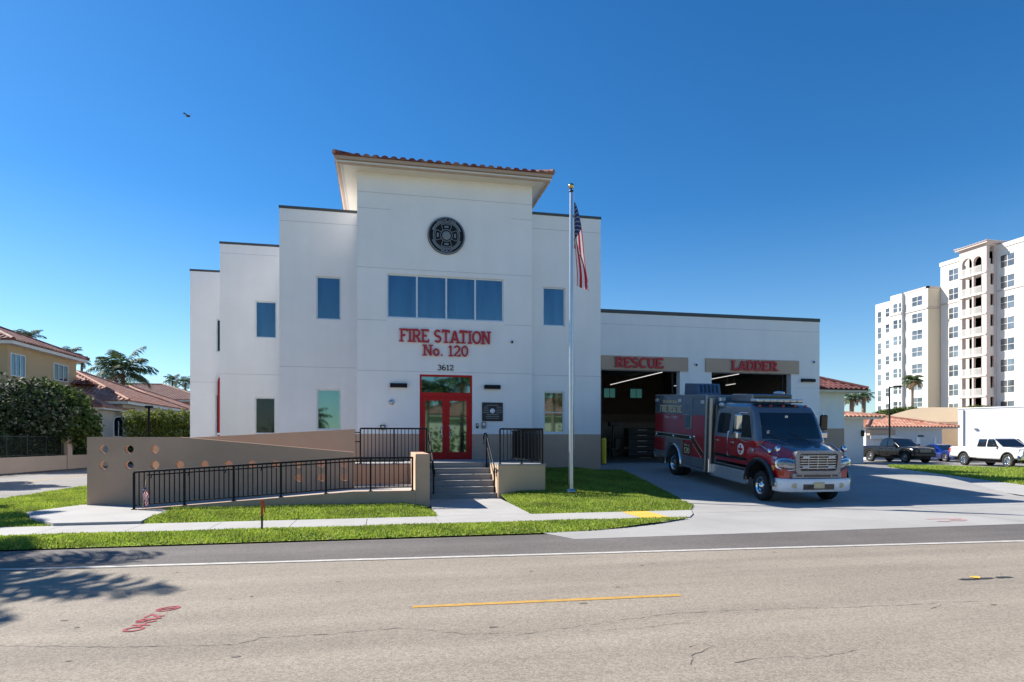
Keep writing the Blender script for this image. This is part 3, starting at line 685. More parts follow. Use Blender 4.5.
# entrance: two red leaves under a glazed transom
x0, x1, z0, z1 = DOOR; d = MB(); yf, yb = YT+.02, YT+.13
fr = .07; TR = 3.42
d.box(x0, x0+fr, yf, yb, z0, z1); d.box(x1-fr, x1, yf, yb, z0, z1); d.box(x0+fr, x1-fr, yf, yb, z1-fr, z1); d.box(x0+fr, x1-fr, yf, yb, TR-.10, TR+.06)
df = d.build("door_frame", M['red'], ST, .006)
t = MB(); t.box(x0+fr, x1-fr, YT+.075, YT+.09, TR+.06, z1-fr); t.build("transom_pane", M['glassgreen'], df)
xm = (x0+x1)/2
for a, b, hx in ((x0+fr+.004, xm-.004, xm-.10), (xm+.004, x1-fr-.004, xm+.10)):
    m_ = MB(); st = .13; yl, yk = YT+.045, YT+.10
    m_.box(a, a+st, yl, yk, z0+.01, TR-.104); m_.box(b-st, b, yl, yk, z0+.01, TR-.104); m_.box(a+st, b-st, yl, yk, z0+.01, z0+.28); m_.box(a+st, b-st, yl, yk, TR-.24, TR-.104)
    leaf = m_.build("door", M['red'], ST, .005)
    p = MB(); p.box(a+st, b-st, YT+.07, YT+.085, z0+.28, TR-.24); t_ = rnd.uniform(-.006,.006); p.v = [(x, y+(t_ if z > 2 else 0), z) for x, y, z in p.v]; p.build("door_pane", M['glassgreen'], leaf)
    h = MB(); sgn = -1 if hx < xm else 1
    h.tube([(hx, yl, 1.83), (hx+sgn*.02, yl-.07, 1.85), (hx+sgn*.09, yl-.075, 2.0), (hx+sgn*.09, yl-.075, 2.12), (hx+sgn*.02, yl-.07, 2.27), (hx, yl, 2.29)], .016, 8); h.build("door_handle", M['chrome'], leaf)
# vehicle bays
GX0, GX1, GZ = 8.33, 20.28, 7.42
O1, O2 = (9.37, 13.12, .0, 4.84), (14.68, 18.76, .0, 4.84)
gw = MB(); wall_y(gw, GX0, GX1, 0, GZ, YG, [O1, O2], .35, 1, SPL)
for (a, b, z) in ((GX0,GX1,6.85),(19.0,GX1,4.2)): gw.box(a, b, YG-.0025, YG-.0005, z-.009, z+.009, 2)
for za, zb, mm in ((0, SPL, 1), (SPL, GZ, 0)): gw.face([(GX1,YG,za),(GX1,44,za),(GX1,44,zb),(GX1,YG,zb)], mm)
gw.build("bay_wall", [M['white'], M['taupe'], M['joint']], ST)
coping(GX0+.05, GX1, YG, 44, GZ+.04, .16)
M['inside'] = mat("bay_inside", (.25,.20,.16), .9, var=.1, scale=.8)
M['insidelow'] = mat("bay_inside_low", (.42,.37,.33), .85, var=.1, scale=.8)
M['bayfloor'] = mat("bay_floor", (.20,.20,.20), .55, var=.12, scale=1.2)
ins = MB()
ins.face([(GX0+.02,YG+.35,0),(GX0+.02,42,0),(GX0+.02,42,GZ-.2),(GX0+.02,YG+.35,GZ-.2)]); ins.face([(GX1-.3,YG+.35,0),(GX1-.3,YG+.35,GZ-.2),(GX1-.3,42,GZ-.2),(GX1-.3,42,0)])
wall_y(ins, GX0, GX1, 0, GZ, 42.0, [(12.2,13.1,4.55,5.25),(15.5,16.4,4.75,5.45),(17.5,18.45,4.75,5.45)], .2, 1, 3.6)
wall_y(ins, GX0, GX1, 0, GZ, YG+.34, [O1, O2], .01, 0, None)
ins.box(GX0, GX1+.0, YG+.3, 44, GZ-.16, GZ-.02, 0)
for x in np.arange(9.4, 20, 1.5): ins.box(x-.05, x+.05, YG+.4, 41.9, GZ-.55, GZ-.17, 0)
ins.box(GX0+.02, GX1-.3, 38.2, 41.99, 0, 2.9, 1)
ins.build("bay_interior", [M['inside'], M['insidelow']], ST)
M['tintglass'] = bpy.data.materials.new("tinted_glass"); M['tintglass'].use_nodes = True
_n = M['tintglass'].node_tree; _t = _n.nodes.new("ShaderNodeBsdfTransparent"); _t.inputs[0].default_value = (.22,.32,.28,1); _n.links.new(_t.outputs[0], _n.nodes["Material Output"].inputs[0])
for a in ((12.2,13.1,4.55,5.25),(15.5,16.4,4.75,5.45),(17.5,18.45,4.75,5.45)):
    bp = MB(); bp.box(a[0], a[1], 42.08, 42.10, a[2]+.0, a[2]+.05); bp.box((a[0]+a[1])/2-.02, (a[0]+a[1])/2+.02, 42.08, 42.10, a[2]+.05, a[3]); wf_ = bp.build("back_window", M['alu'], ST)
    bp = MB(); bp.box(a[0], a[1], 42.11, 42.115, a[2], a[3]); bp.build("pane", M['tintglass'], wf_)
fl = MB(); fl.box(GX0+.02, GX1-.02, YG-.0, 42.0, -.05, .722, 0); fl.build("bay_floor", M['bayfloor'], ST)
gd = MB()
for o in (O1, O2):
    for x in (o[0]+.12, o[1]-.2): gd.box(x, x+.08, YG+.4, YG+.5, .72, 4.9)
    for k in range(5): gd.box(o[0]+.05, o[1]-.05, YG+.6+k*.75, YG+1.3+k*.75, 5.02, 5.08)          # raised door panels
gd.build("raised_door", M['dark'], ST)
# annex on the right
an = MB(); an.box(GX1, 25.15, 30, 40, 0, SPL+.42, 1, ('+z',)); an.box(GX1, 25.15, 30, 40, SPL+.42, 4.42, 0, ('-z',)); an.build("annex_wall", [M['white'], M['taupe']], ST)
ae = MB(); ae.box(GX1+.02, 25.82, 29.3, 41, 4.42, 4.45); ae.box(GX1+.02, 25.9, 29.22, 29.3, 4.36, 4.46); ae.box(25.82, 25.9, 29.3, 41, 4.36, 4.46); ae.build("annex_fascia", M['cream'], ST)
ar = MB(); hip_roof(ar, GX1+.03, 25.95, 29.15, 41, 4.50, 22, 0, 'SE')
arm = ar.build("annex_roof", M['tiledark'], ST)
rb = MB(); rb.box(8.9, 9.45, 27.5, 28.1, GZ, GZ+.28); rb.build("roof_vent", M['coping'], ST)

# ---- things fixed to the station
def sign_letters(name, lines, label, cat, m, depth=.05, **k):
    mb = MB()
    for (t, x, z, w, h, y) in lines: text(mb, t, (x, y, z), (1,0,0), (0,0,1), h, w, depth=depth, **k)
    return tag(mb.build(name, m), label, cat)
sg_ = empty("station_sign", "red raised letters reading FIRE STATION No. 120 above the red entrance doors", "sign", (2.27, YT, 5.2))
for t_, x_, z_, w_, h_ in (("FIRE STATION", .62, 5.27, 3.30, .47), ("No. 120", 1.44, 4.79, 1.66, .40)):
    mb = MB(); text(mb, t_, (x_-2.27, -.035, z_-5.2), (1,0,0), (0,0,1), h_, w_, wt=.145, serif=.32, depth=.045); mb.build("letters", M['letter'], sg_)
sign_letters("house_number", [("3612", 1.96, 4.28, .60, .20, YT-.004)], "small black number 3612 directly above the door transom", "house number", M['black'], .015, wt=.15)
for nm, word, px0, px1, x, w, lb in (("bay_sign", "RESCUE", 9.37, 13.50, 10.00, 2.28, "taupe panel with red RESCUE letters above the left vehicle bay"), ("bay_sign", "LADDER", 14.36, 19.15, 15.63, 2.34, "taupe panel with red LADDER letters above the right vehicle bay")):
    p = MB(); p.box(px0, px1, YG-.06, YG-.002, 4.84, 5.46); po = tag(p.build(nm, M['fascia'], None, .008), lb, "sign")
    po["group"] = "signs over the vehicle bays"
    mb = MB(); text(mb, word, (x, YG-.085, 4.95), (1,0,0), (0,0,1), .43, w, wt=.23, serif=.34, depth=.05); mb.build("letters", M['letter'], po)
# round emblem
EM = empty("round_emblem", "round black and grey fire department emblem high on the tower", "emblem", (2.29, YT, 9.17))
e = MB(); e.lathe([(.001,-.06),(.66,-.06),(.68,-.05),(.68,-.002)], (0,0,0), 'y', 56); e.build("disc", M['black'], EM)
def ring(mb, r0, r1, y0, y1, a0=0, a1=360, n=48, m=0):
    n = max(3, int(n*(a1-a0)/360)); A = [radians(a0+(a1-a0)*i/n) for i in range(n+1)]
    for i in range(n):
        p = [(r*cos(t), r*sin(t)) for r, t in ((r0,A[i]),(r1,A[i]),(r1,A[i+1]),(r0,A[i+1]))]
        mb.face([(q[0], y0, q[1]) for q in p], m)
        for s_ in (0, 2):
            q0, q1 = ((p[1], p[2]) if s_ == 0 else (p[3], p[0])); mb.face([(q0[0],y1,q0[1]),(q1[0],y1,q1[1]),(q1[0],y0,q1[1]),(q0[0],y0,q0[1])], m)
r_ = MB(); ring(r_, .63, .675, -.072, -.055); ring(r_, .455, .49, -.072, -.055); ring(r_, .20, .225, -.074, -.055)
for c in (45, 135, 225, 315): ring(r_, .505, .555, -.070, -.055, c-26, c+26)
for c in (0, 90, 180, 270):                       # four flared arms of the cross
    ring(r_, .405, .43, -.073, -.055, c-27, c+27)
    for sg in (-1, 1):
        a = radians(c+27*sg); b = radians(c+36*sg)
        P = np.array([cos(a)*.42, sin(a)*.42]); Q = np.array([cos(b)*.215, sin(b)*.215]); nn = np.array([-(Q-P)[1], (Q-P)[0]]); nn = nn/np.linalg.norm(nn)*.011
        r_.face([(*(v:=P-nn)[:1], -.0725, v[1]), (*(v:=Q-nn)[:1], -.0725, v[1]), (*(v:=Q+nn)[:1], -.0725, v[1]), (*(v:=P+nn)[:1], -.0725, v[1])])
    ring(r_, .28, .35, -.071, -.055, c-14, c+14)
r_.build("cross", M['emblemgrey'], EM)
ct = MB(); ct.lathe([(.001,-.08),(.11,-.078),(.15,-.07),(.16,-.058)], (0,0,0), 'y', 20)
for k in range(5): ct.ball((-.09+.045*k, -.078, .05*sin(k*2.1)), .035, .012, .05, 0, 8, 5)
ct.build("centre", mat("emblem_pale", (.22,.235,.25), .5, .2), EM)
def arc_text(mb, t, r, a_mid, h, flip=False, wt=.2):
    W = text_width(t)*h; a = a_mid + (W/r/2 if not flip else -W/r/2)
    for c in t:
        w = GL[c][0]*h; a2 = a - w/r/2 if not flip else a + w/r/2
        rt = np.array([sin(a2), 0, -cos(a2)]) * (1 if not flip else -1); up = np.array([cos(a2), 0, sin(a2)]) * (1 if not flip else -1)
        o = np.array([cos(a2)*r, -.058, sin(a2)*r]) - rt*w/2
        if c != ' ': text(mb, c, o, rt, up, h, None, wt, .0, .012)
        a = a - w/r if not flip else a + w/r
for a_ in (("HIGHLAND", .505, pi/2, .105), ("BEACH", .61, -pi/2, .105, True)):
    tx = MB(); arc_text(tx, *a_); tx.build("lettering", M['emblemgrey'], EM)
# wall lamps, cameras and small boxes
def wall_lamp(x, y, z, w, label):
    r = empty("wall_lamp", label, "wall lamp", (x, y, z), group="slim black wall lamps")
    b = MB(); b.box(-w/2, w/2, -.13, -.001, -.075, .075); b.build("housing", M['black'], r, .008)
    l = MB(); l.box(-w/2+.05, w/2-.05, -.115, -.02, -.083, -.0752); l.build("lens", M['steel'], r)
wall_lamp(.58, YT, 3.70, .60, "slim black wall lamp left of the red entrance doors")
wall_lamp(3.98, YT, 3.70, .60, "slim black wall lamp right of the red entrance doors")
wall_lamp(19.63, YG, 4.55, .70, "slim black wall lamp right of the LADDER bay")
def camera(x, y, z, label):
    r = empty("security_camera", label, "security camera", (x, y, z), group="dome cameras on the front wall")
    b = MB(); b.lathe([(.075,-.001),(.075,-.04),(.05,-.06),(.03,-.07)], (0,0,0), 'y', 14); b.build("mount", M['alu'], r)
    b = MB(); b.ball((0,-.08,-.02), .042, n=12); b.build("dome", M['black'], r)
camera(4.72, YT, 5.40, "small dome camera on the tower to the right of the FIRE STATION letters")
camera(13.90, YG, 5.16, "small dome camera on the pier between the two bay signs")
camera(19.93, YG, 5.44, "small dome camera near the right end of the bay wall")
def box_thing(name, label, cat, x, y, z, w, h, m, dep=.08):
    r = empty(name, label, cat, (x, y, z))
    b = MB(); b.box(-w/2, w/2, -dep, -.001, -h/2, h/2); b.build("case", m, r, .006)
    c = MB(); c.box(-w*.3, w*.3, -dep-.006, -dep-.0005, -h*.05, h*.32); c.build("face_plate", M['steel'], r)
    return r
box_thing("door_bell", "narrow black bell push beside the red entrance doors", "door bell", 3.42, YT, 2.27, .07, .17, M['black'])
box_thing("card_reader", "dark card reader right of the bell push under the plaque", "card reader", 3.66, YT, 2.30, .15, .24, M['emblemgrey'])
box_thing("junction_box", "small black outlet box on the tower wall left of the entrance above the railing", "outlet box", -.0+.03, YT, 2.20, .18, .17, M['black'])
sl = empty("strobe_light", "small round grey strobe under the left wall lamp", "strobe", (.33, YT, 3.10)); b = MB(); b.lathe([(.11,-.001),(.11,-.05),(.085,-.065)], (0,0,0), 'y', 16); b.build("base", M['alu'], sl); b = MB(); b.ball((0,-.065,0), .075, .04, .075); b.build("lens", M['steel'], sl)
PL = empty("bronze_plaque", "dark square dedication plaque with a pale round seal right of the doors", "plaque", (3.99, YT, 2.79))
b = MB(); b.box(-.39, .39, -.04, -.001, -.345, .345); b.build("plate", M['bronze'], PL, .012)
b = MB(); b.lathe([(.001,-.055),(.085,-.053),(.095,-.038)], (0,0,.03), 'y', 20); b.build("seal", M['alu'], PL)
b = MB(); rl = random.Random(4)
for k in range(8):
    z = .24 - k*.068
    for sx in ((-1, 1) if k in (1,2,3,4) else (0,)):
        w = rl.uniform(.10,.16) if sx else rl.uniform(.2,.31)
        b.box(sx*.24-w if not sx else sx*.24-w*.8, sx*.24+w if not sx else sx*.24+w*.8, -.046, -.0405, z-.012, z+.012)
b.build("raised_text", M['emblemgrey'], PL)
# red fire standpipe at the corner of the far wing
SPX, SPZ = -7.78, 0
sp = empty("fire_standpipe", "tall bright red fire pipe rising at the corner of the farthest white wing", "standpipe", (SPX, YC-.25, 0))
b = MB(); b.tube([(0,0,.2),(0,0,4.6),(.02,0,4.72),(.12,0,4.78)], .11, 12); b.build("pipe", M['red'], sp)
b = MB(); b.lathe([(.16,1.7),(.16,1.78)], (0,0,0), 'z', 12); b.lathe([(.16,2.0),(.16,2.1)], (0,0,0), 'z', 12); b.build("collar", M['alu'], sp)
# ------------------------------------------------------------------ ramp, steps, railings
YF, YH, YO = 16.30, 17.75, 19.20
def lerp_pts(pts, x):
    return float(np.interp(x, [p[0] for p in pts], [p[1] for p in pts]))
RAMP1 = [(-5.85,.085),(-.74,.42),(.9,.42)]
RAIL1 = [(-5.85,.98),(-.74,1.29),(.9,1.29)]
# perforated wall
HXS = [at_y(px, 464, YH)[0] for px in (103.5,129,154.8,179.7,204.3,228.4,252,275.9,298.8,321.3,344)]
HOLES = [(x, 1.51) for x in HXS[:3]] + [(x, 1.10) for x in HXS] + [(x, .72) for x in HXS[8:]]
WX0, WX1, WXK = at_y(87,450,YH)[0], -.76, -5.2
hw = MB(); hc = .155; hr = .107; Y0, Y1 = YH, YH+.20
def both(pts):                                              # front and back face of the wall
    hw.face([(x, Y0, z) for x, z in pts]); hw.face([(x, Y1, z) for x, z in reversed(pts)])
def cells(x0, x1, z0, z1, holes):
    xs = sorted({x0,x1} | {v for h in holes for v in (h[0]-hc, h[0]+hc)}); zs = sorted({z0,z1} | {v for h in holes for v in (h[1]-hc, h[1]+hc)})
    for i in range(len(xs)-1):
        for j in range(len(zs)-1):
            cx, cz = (xs[i]+xs[i+1])/2, (zs[j]+zs[j+1])/2
            h = next((h for h in holes if abs(h[0]-cx) < .02 and abs(h[1]-cz) < .02), None)
            if h is None: both([(xs[i],zs[j]),(xs[i+1],zs[j]),(xs[i+1],zs[j+1]),(xs[i],zs[j+1])]); continue
            N = 32
            for k in range(N):
                A = []
                for a in (2*pi*k/N, 2*pi*(k+1)/N):
                    c, s = cos(a), sin(a); q = hc/max(abs(c), abs(s)); A.append(((h[0]+hr*c, h[1]+hr*s), (h[0]+q*c, h[1]+q*s)))
                both([A[0][0], A[0][1], A[1][1], A[1][0]])
                (p, _), (r, _) = A; hw.face([(p[0],Y0,p[1]),(r[0],Y0,r[1]),(r[0],Y1,r[1]),(p[0],Y1,p[1])], 0, True)
cells(WX0, WX1, 0, 1.30, [h for h in HOLES if h[1] < 1.3]); cells(WX0, WXK, 1.30, 1.83, [h for h in HOLES if h[1] > 1.3])
both([(WXK,1.30),(WX1,1.30),(WX1,1.41),(WXK,1.83)])
hw.face([(WX0,Y0,1.83),(WXK,Y0,1.83),(WXK,Y1,1.83),(WX0,Y1,1.83)]); hw.face([(WXK,Y0,1.83),(WX1,Y0,1.41),(WX1,Y1,1.41),(WXK,Y1,1.83)])
hw.face([(WX0,Y0,0),(WX0,Y0,1.83),(WX0,Y1,1.83),(WX0,Y1,0)]); hw.face([(WX1,Y0,0),(WX1,Y1,0),(WX1,Y1,1.41),(WX1,Y0,1.41)])
tag(hw.build("ramp_wall", M['rampwall'], None, weld=True), "long taupe ramp wall pierced by rows of round holes", "wall")
GR1 = at_y(357, 429, YO)[2]
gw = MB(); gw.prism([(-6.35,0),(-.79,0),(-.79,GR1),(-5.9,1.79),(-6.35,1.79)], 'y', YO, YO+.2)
tag(gw.build("guard_wall", M['rampbounce'], None, .006), "smooth tan guard wall rising behind the pierced ramp wall", "wall")
cw = MB(); cw.box(.85, 1.22, YF, YO, 0, 1.39)
tag(cw.build("cheek_wall", M['rampwall'], None, .012), "low tan wall end between the ramp landing and the front steps", "wall")
RP = empty("entrance_ramp", "grey concrete switchback ramp with a taupe kerb leading up to the doors", "ramp", (0, 0, 0))
def wedge(name, pts, y0, y1, m, parent=RP):
    mb = MB(); mb.prism([(pts[0][0], 0)] + [(pts[-1][0], 0)] + list(reversed(pts)), 'y', y0, y1); return mb.build(name, m, parent)
wedge("lower_flight", RAMP1[:2], YF+.2, YH-.002, M['concrete'])
mb = MB(); mb.box(-.74, .848, YF+.2, YO-.002, 0, .42); mb.build("lower_landing", M['concrete'], RP)
wedge("middle_flight", [(-5.9,.72),(-.745,.42)], YH+.202, YO-.002, M['concrete'])
mb = MB(); mb.box(-7.36, -5.902, YH+.202, 21.2, 0, .72); mb.build("upper_landing", M['concrete'], RP)
wedge("upper_flight", [(-5.9,.72),(-.78,1.03)], YO+.202, 21.2, M['concrete'])
wedge("kerb", [(-5.7,.10),(-.74,.435),(.848,.435)], YF, YF+.198, M['rampwall'])
LD = empty("entrance_landing", "raised concrete landing in front of the red doors with tan retaining walls", "landing", (0, 0, 0))
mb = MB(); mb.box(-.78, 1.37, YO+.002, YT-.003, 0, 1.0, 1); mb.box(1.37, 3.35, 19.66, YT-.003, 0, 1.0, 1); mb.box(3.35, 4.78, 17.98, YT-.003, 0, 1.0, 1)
mb.build("retaining_wall", [M['concrete'], M['rampbounce']], LD)
mb = MB(); mb.box(-.78, 1.37, YO-.015, YT-.003, 1.001, 1.04); mb.box(1.37, 3.35, 19.66, YT-.003, 1.001, 1.04); mb.box(3.35, 4.80, 17.96, YT-.003, 1.001, 1.04)
mb.build("landing_slab", M['concretestep'], LD)
SE = empty("entrance_steps", "flight of six grey concrete steps up to the red doors", "steps", (2.36, 18.15, 0))
for k in range(6):
    y = k*.30; h = 1.04/6; mb = MB()
    mb.box(-.985, .985, y, 1.508 if k < 5 else 1.51, k*h, (k+1)*h - .03, 0); mb.box(-.985, .985, y-.022, (y+.30 if k < 5 else 1.508), (k+1)*h-.0295, (k+1)*h, 0)
    mb.build("step", M['concretestep'], SE, .004)
# railings
def railing(name, label, path, zb, zt, posts, group=None, rail2=False, gap=.115, pr=.022):
    """path: polyline of (x, y); zb / zt: functions of distance along; posts: distances"""
    root = empty(name, label, "railing", (path[0][0], path[0][1], 0), group=group)
    P = [np.array(p, float) for p in path]; D = [0]
    for i in range(1, len(P)): D.append(D[-1] + np.linalg.norm(P[i]-P[i-1]))
    def at(d):
        return np.array([np.interp(d, D, [p[0] for p in P]) - P[0][0], np.interp(d, D, [p[1] for p in P]) - P[0][1]])
    ds = sorted(set(list(np.linspace(0, D[-1], 24)) + D))
    for nm, f, r in (("top_rail", lambda d: zt(d), .026), ("bottom_rail", lambda d: zb(d)+.09, .016), ("upper_rail", lambda d: zt(d)-.11, .014)):
        if nm == "upper_rail" and not rail2: continue
        mb = MB(); mb.tube([(*at(d), f(d)) for d in ds], r, 8); mb.build(nm, M['black'], root)
    for d in posts:
        mb = MB(); x, y = at(d); mb.box(x-pr, x+pr, y-pr, y+pr, zb(d), zt(d)-.01)
        mb.box(x-.05, x+.05, y-.05, y+.05, zb(d), zb(d)+.012); mb.build("post", M['black'], root)
    for a, b in zip(posts[:-1], posts[1:]):
        n = max(1, round((b-a)/gap)); mb = MB()
        for k in range(1, n):
            d = a + (b-a)*k/n; x, y = at(d); mb.box(x-.0105, x+.0105, y-.0105, y+.0105, zb(d)+.085, zt(d)-.015)
        mb.build("picket_panel", M['black'], root)
    return root
FPX_ = [at_y(px, 470, YF+.09)[0] for px in (134,184.4,233.7,281,326,370.6,412.5)]
fx0 = FPX_[0]
fr = railing("ramp_railing", "long black picket railing along the front of the ramp", [(fx0, YF+.09), (FPX_[-1]+.02, YF+.09)], lambda d: lerp_pts(RAMP1, fx0+d) + (.015 if d > .05 else -.0), lambda d: lerp_pts(RAIL1, fx0+d), [x-fx0 for x in FPX_])
hr_ = MB(); ds = np.linspace(.25, FPX_[-1]-fx0-.2, 16); hr_.tube([(d, .10, lerp_pts(RAIL1, fx0+d)-.09) for d in ds], .019, 8)
for d in np.linspace(.35, FPX_[-1]-fx0-.4, 8): hr_.tube([(d, .10, lerp_pts(RAIL1, fx0+d)-.09), (d, .06, lerp_pts(RAIL1, fx0+d)-.16), (d, .0, lerp_pts(RAIL1, fx0+d)-.16)], .012, 6)
hr_.build("handrail", M['black'], fr)
lr = railing("landing_railing", "short black picket railing left of the front steps above the lower landing", [(-.64, YO+.1), (1.36, YO+.1)], lambda d: 1.04, lambda d: 2.10, [0, 1.0, 1.98])
mb = MB(); mb.tube([(.0,-.02,1.98),(-.16,-.06,1.98),(-.18,-.06,1.70),(.0,-.03,1.70)], .02, 8); mb.build("handrail_return", M['black'], lr)
railing("landing_railing", "black picket railing on the right of the front steps, turning back to the wall", [(3.42, 18.08), (4.72, 18.08), (4.72, 22.5)], lambda d: 1.04, lambda d: 2.08, [0, .66, 1.30, 2.7, 4.2, 5.6])
def stair_rail(x, label):
    r = empty("stair_handrail", label, "handrail", (x, 18.15, 0), group="handrails of the front steps")
    s = 1.04/1.5
    mb = MB(); mb.tube([(0,1.95,1.62),(0,2.0,1.80),(0,1.9,1.96),(0,1.55,1.97),(0,1.45,1.93),(0,0,.93),(0,-.26,.90),(0,-.34,.80),(0,-.30,.70)], .021, 9); mb.build("rail", M['black'], r)
    mb = MB(); mb.tube([(0,1.45,1.62),(0,0,.62)], .016, 8); mb.build("lower_rail", M['black'], r)
    for y in (1.42, .03):
        mb = MB(); z0 = max(0, math.floor((y+.001)/.3+1)*1.04/6) if y > .0 else .17
        mb.box(-.022, .022, y-.022, y+.022, min(z0, 1.04) - (.0 if y < 1 else .0), .93 + y*s - .02); mb.build("post", M['black'], r)
stair_rail(1.47, "black handrail on the left side of the front steps")
stair_rail(3.27, "black handrail on the right side of the front steps")

# ------------------------------------------------------------------ flagpole and flags
FPL = (5.47, 17.60); FZ = lawn_z(*FPL)
fp = empty("flagpole", "tall silver flagpole with a gold ball standing on the front lawn", "flagpole", (*FPL, FZ))
mb = MB(); mb.tube([(0,0,0),(0,0,4),(0,0,8.85)], [.075,.068,.045], 16); mb.build("pole", M['steel'], fp)
mb = MB(); mb.lathe([(.001,.0),(.17,.0),(.17,.04),(.11,.09),(.08,.10)], (0,0,0), 'z', 18); mb.build("base_collar", M['steel'], fp)
mb = MB(); mb.lathe([(.045,8.85),(.065,8.87),(.065,8.91),(.02,8.93),(.02,8.97)], (0,0,0), 'z', 14); mb.build("truck_cap", M['dark'], fp)
mb = MB(); mb.ball((0,0,9.04), .085, n=18, k=12); mb.build("finial_ball", mat("gold_leaf", (.72,.50,.17), .18, 1.0, var=.05), fp)
mb = MB(); mb.tube([(.075,-.03,8.85),(.10,-.04,4.5),(.085,-.03,1.3)], .006, 6); mb.build("halyard", M['whitepaint'], fp)
M['flagred'] = mat("flag_red", (.48,.015,.03), .75, var=.08, scale=8, trans=.25)
M['flagwhite'] = mat("flag_white", (.80,.79,.78), .75, var=.04, scale=8, trans=.25)
M['flagblue'] = mat("flag_blue", (.012,.022,.09), .75, var=.1, scale=8, trans=.2)
def flag_mesh(fn, ns, nt, parent=None, name="flag"):
    """13 stripes over nt = 13*k rows; canton = first 40% of the fly, upper seven stripes"""
    mb = MB(); rows = [[fn(i/ns, j/nt) for i in range(ns+1)] for j in range(nt+1)]
    def mi(j, i):
        st = int(j/nt*13); s = (i+.5)/ns
        return 2 if (s < .4 and st < 7) else (0 if st % 2 == 0 else 1)
    mb.quadgrid(rows, mi, True)
    for a in range(9):                                       # stars
        for b in range(11):
            if (a+b) % 2: continue
            s, t = .4*(b+1)/12, 7/13*(a+1)/10; e = .010
            c = np.array(fn(s, t)); u = np.array(fn(s+e, t))-c; v = np.array(fn(s, t+e*1.6))-c; n = np.cross(u, v); n = n/(np.linalg.norm(n)+1e-9)*.004
            for sg in (1, -1):
                q = [c+n*sg + (u*cos(k*2*pi/5)+v*sin(k*2*pi/5)) for k in range(5)]; mb.face(q if sg > 0 else q[::-1], 1)
    return mb.build(name, [M['flagred'], M['flagwhite'], M['flagblue']], parent)
def hang(s, t):
    # hoist held on the pole, the fly falling in two broad pleats, the lower hem in front
    e = s**.75
    z = 8.58 - 1.38*t - s**1.25*(2.35-1.05*t)
    x = .05 + e*(.27 + .21*cos(2*pi*(1.05*t+.02))) * (1-.12*s) + .03*sin(7*s+5*t)*s
    y = -.02 - .16*t*e + .03*sin(9*s+4*t)*s
    return (FPL[0]+x+.03, FPL[1]+y, FZ+z)
tag(flag_mesh(hang, 48, 65), "large american flag hanging limp from the tall silver flagpole", "flag")
# small flag leaning at the foot of the ramp railing
sfx, sfy = at_y(143.5, 505, YF+.02)[0], YF-.05
sf = empty("small_flag", "small american flag on a stick leaning against the ramp railing", "flag", (sfx, sfy, .085))
mb = MB(); mb.tube([(0,0,.0),(.06,.06,.72)], .006, 6); mb.build("stick", M['gold'], sf)
def small(s, t):
    a = np.array([.055,.055,.66])*(1 - .52*t)
    return (a[0] - .01 + .13*(s-.35)*(.7+.4*s) + .02*sin(8*t+3*s), a[1] - .02 + .03*sin(9*s+4*t), a[2] - .40*s*(1-.25*t) + .05*s)
fo = flag_mesh(small, 20, 26, sf, "cloth")
# survey stake on the verge
sx, sy, _ = at_z(262, 531, .03)
sk = empty("survey_stake", "thin wooden survey stake with a red ribbon in the verge grass", "stake", (sx, sy, .0))
mb = MB(); mb.box(-.018, .018, -.009, .009, 0, .34, 0); mb.build("stake", mat("stake_wood", (.10,.07,.04), .9, var=.2), sk)
mb = MB(); mb.box(-.021, .021, -.011, .011, .32, .62); mb.build("painted_top", mat("stake_orange", (.70,.10,.015), .6, var=.1), sk)
mb = MB(); mb.quadgrid([[(.02+.02*sin(6*z)+.012*k, -.013-.01*k, .60-z) for k in range(3)] for z in np.linspace(0,.22,8)], 0, True); mb.build("ribbon", mat("ribbon_red", (.65,.02,.03), .5, var=.1), sk)
# bollard
bz = drive_z(9.52, 25.6)
bx, by, _ = at_y(604, 463, 25.45)
bo = empty("bollard", "yellow steel bollard at the left edge of the RESCUE bay", "bollard", (bx, by, drive_z(bx, by)))
mb = MB(); mb.lathe([(.10,0),(.10,1.06),(.085,1.11),(.05,1.14),(.001,1.15)], (0,0,0), 'z', 18); mb.build("post", M['yellow'], bo)
mb = MB(); mb.lathe([(.13,0.0),(.13,.02),(.101,.03)], (0,0,0), 'z', 18); mb.build("collar", M['dark'], bo)
# bay contents
def strip(x, z, y0, y1, label):
    r = empty("strip_light", label, "strip light", (x, (y0+y1)/2, z), group="strip lights in the vehicle bays"); h = (y1-y0)/2
    b = MB(); b.box(-.035, .035, -h, h, .0, .05); b.build("housing", M['alu'], r)
    b = MB(); b.box(-.02, .02, -h+.02, h-.02, -.02, -.001); b.build("tube", M['lampwhite'], r)
    for y in (-h*.7, h*.7):
        b = MB(); b.tube([(0,y,.06),(0,y,1.9)], .006, 5); b.build("hanger", M['alu'], r)
strip(12.70, 4.90, 26.7, 33.4, "long glowing strip light hanging in the RESCUE bay")
strip(16.62, 4.90, 26.7, 33.4, "long glowing strip light hanging in the LADDER bay")
strip(12.4, 4.88, 35.5, 37.2, "short glowing strip light deep in the RESCUE bay")
strip(17.6, 4.62, 28.6, 29.5, "short strip light by the right side of the LADDER bay")
gy = empty("gym_rack", "black exercise rack standing left inside the RESCUE bay", "exercise rack", (13.1, 34.0, .722))
for nm, a in (("upright", (-.06,.06,-.06,.06,0,2.05)), ("base", (-.5,.5,-.35,.35,0,.08)), ("head", (-.25,.3,-.2,.2,1.85,2.1)), ("seat", (-.28,.28,-.25,.25,.45,.56)), ("bench_back", (.05,.35,-.2,.2,.55,1.1)), ("weight_stack", (-.2,.2,.1,.35,.08,.9))):
    b = MB(); b.box(*a); b.build(nm, M['dark'], gy, .02)
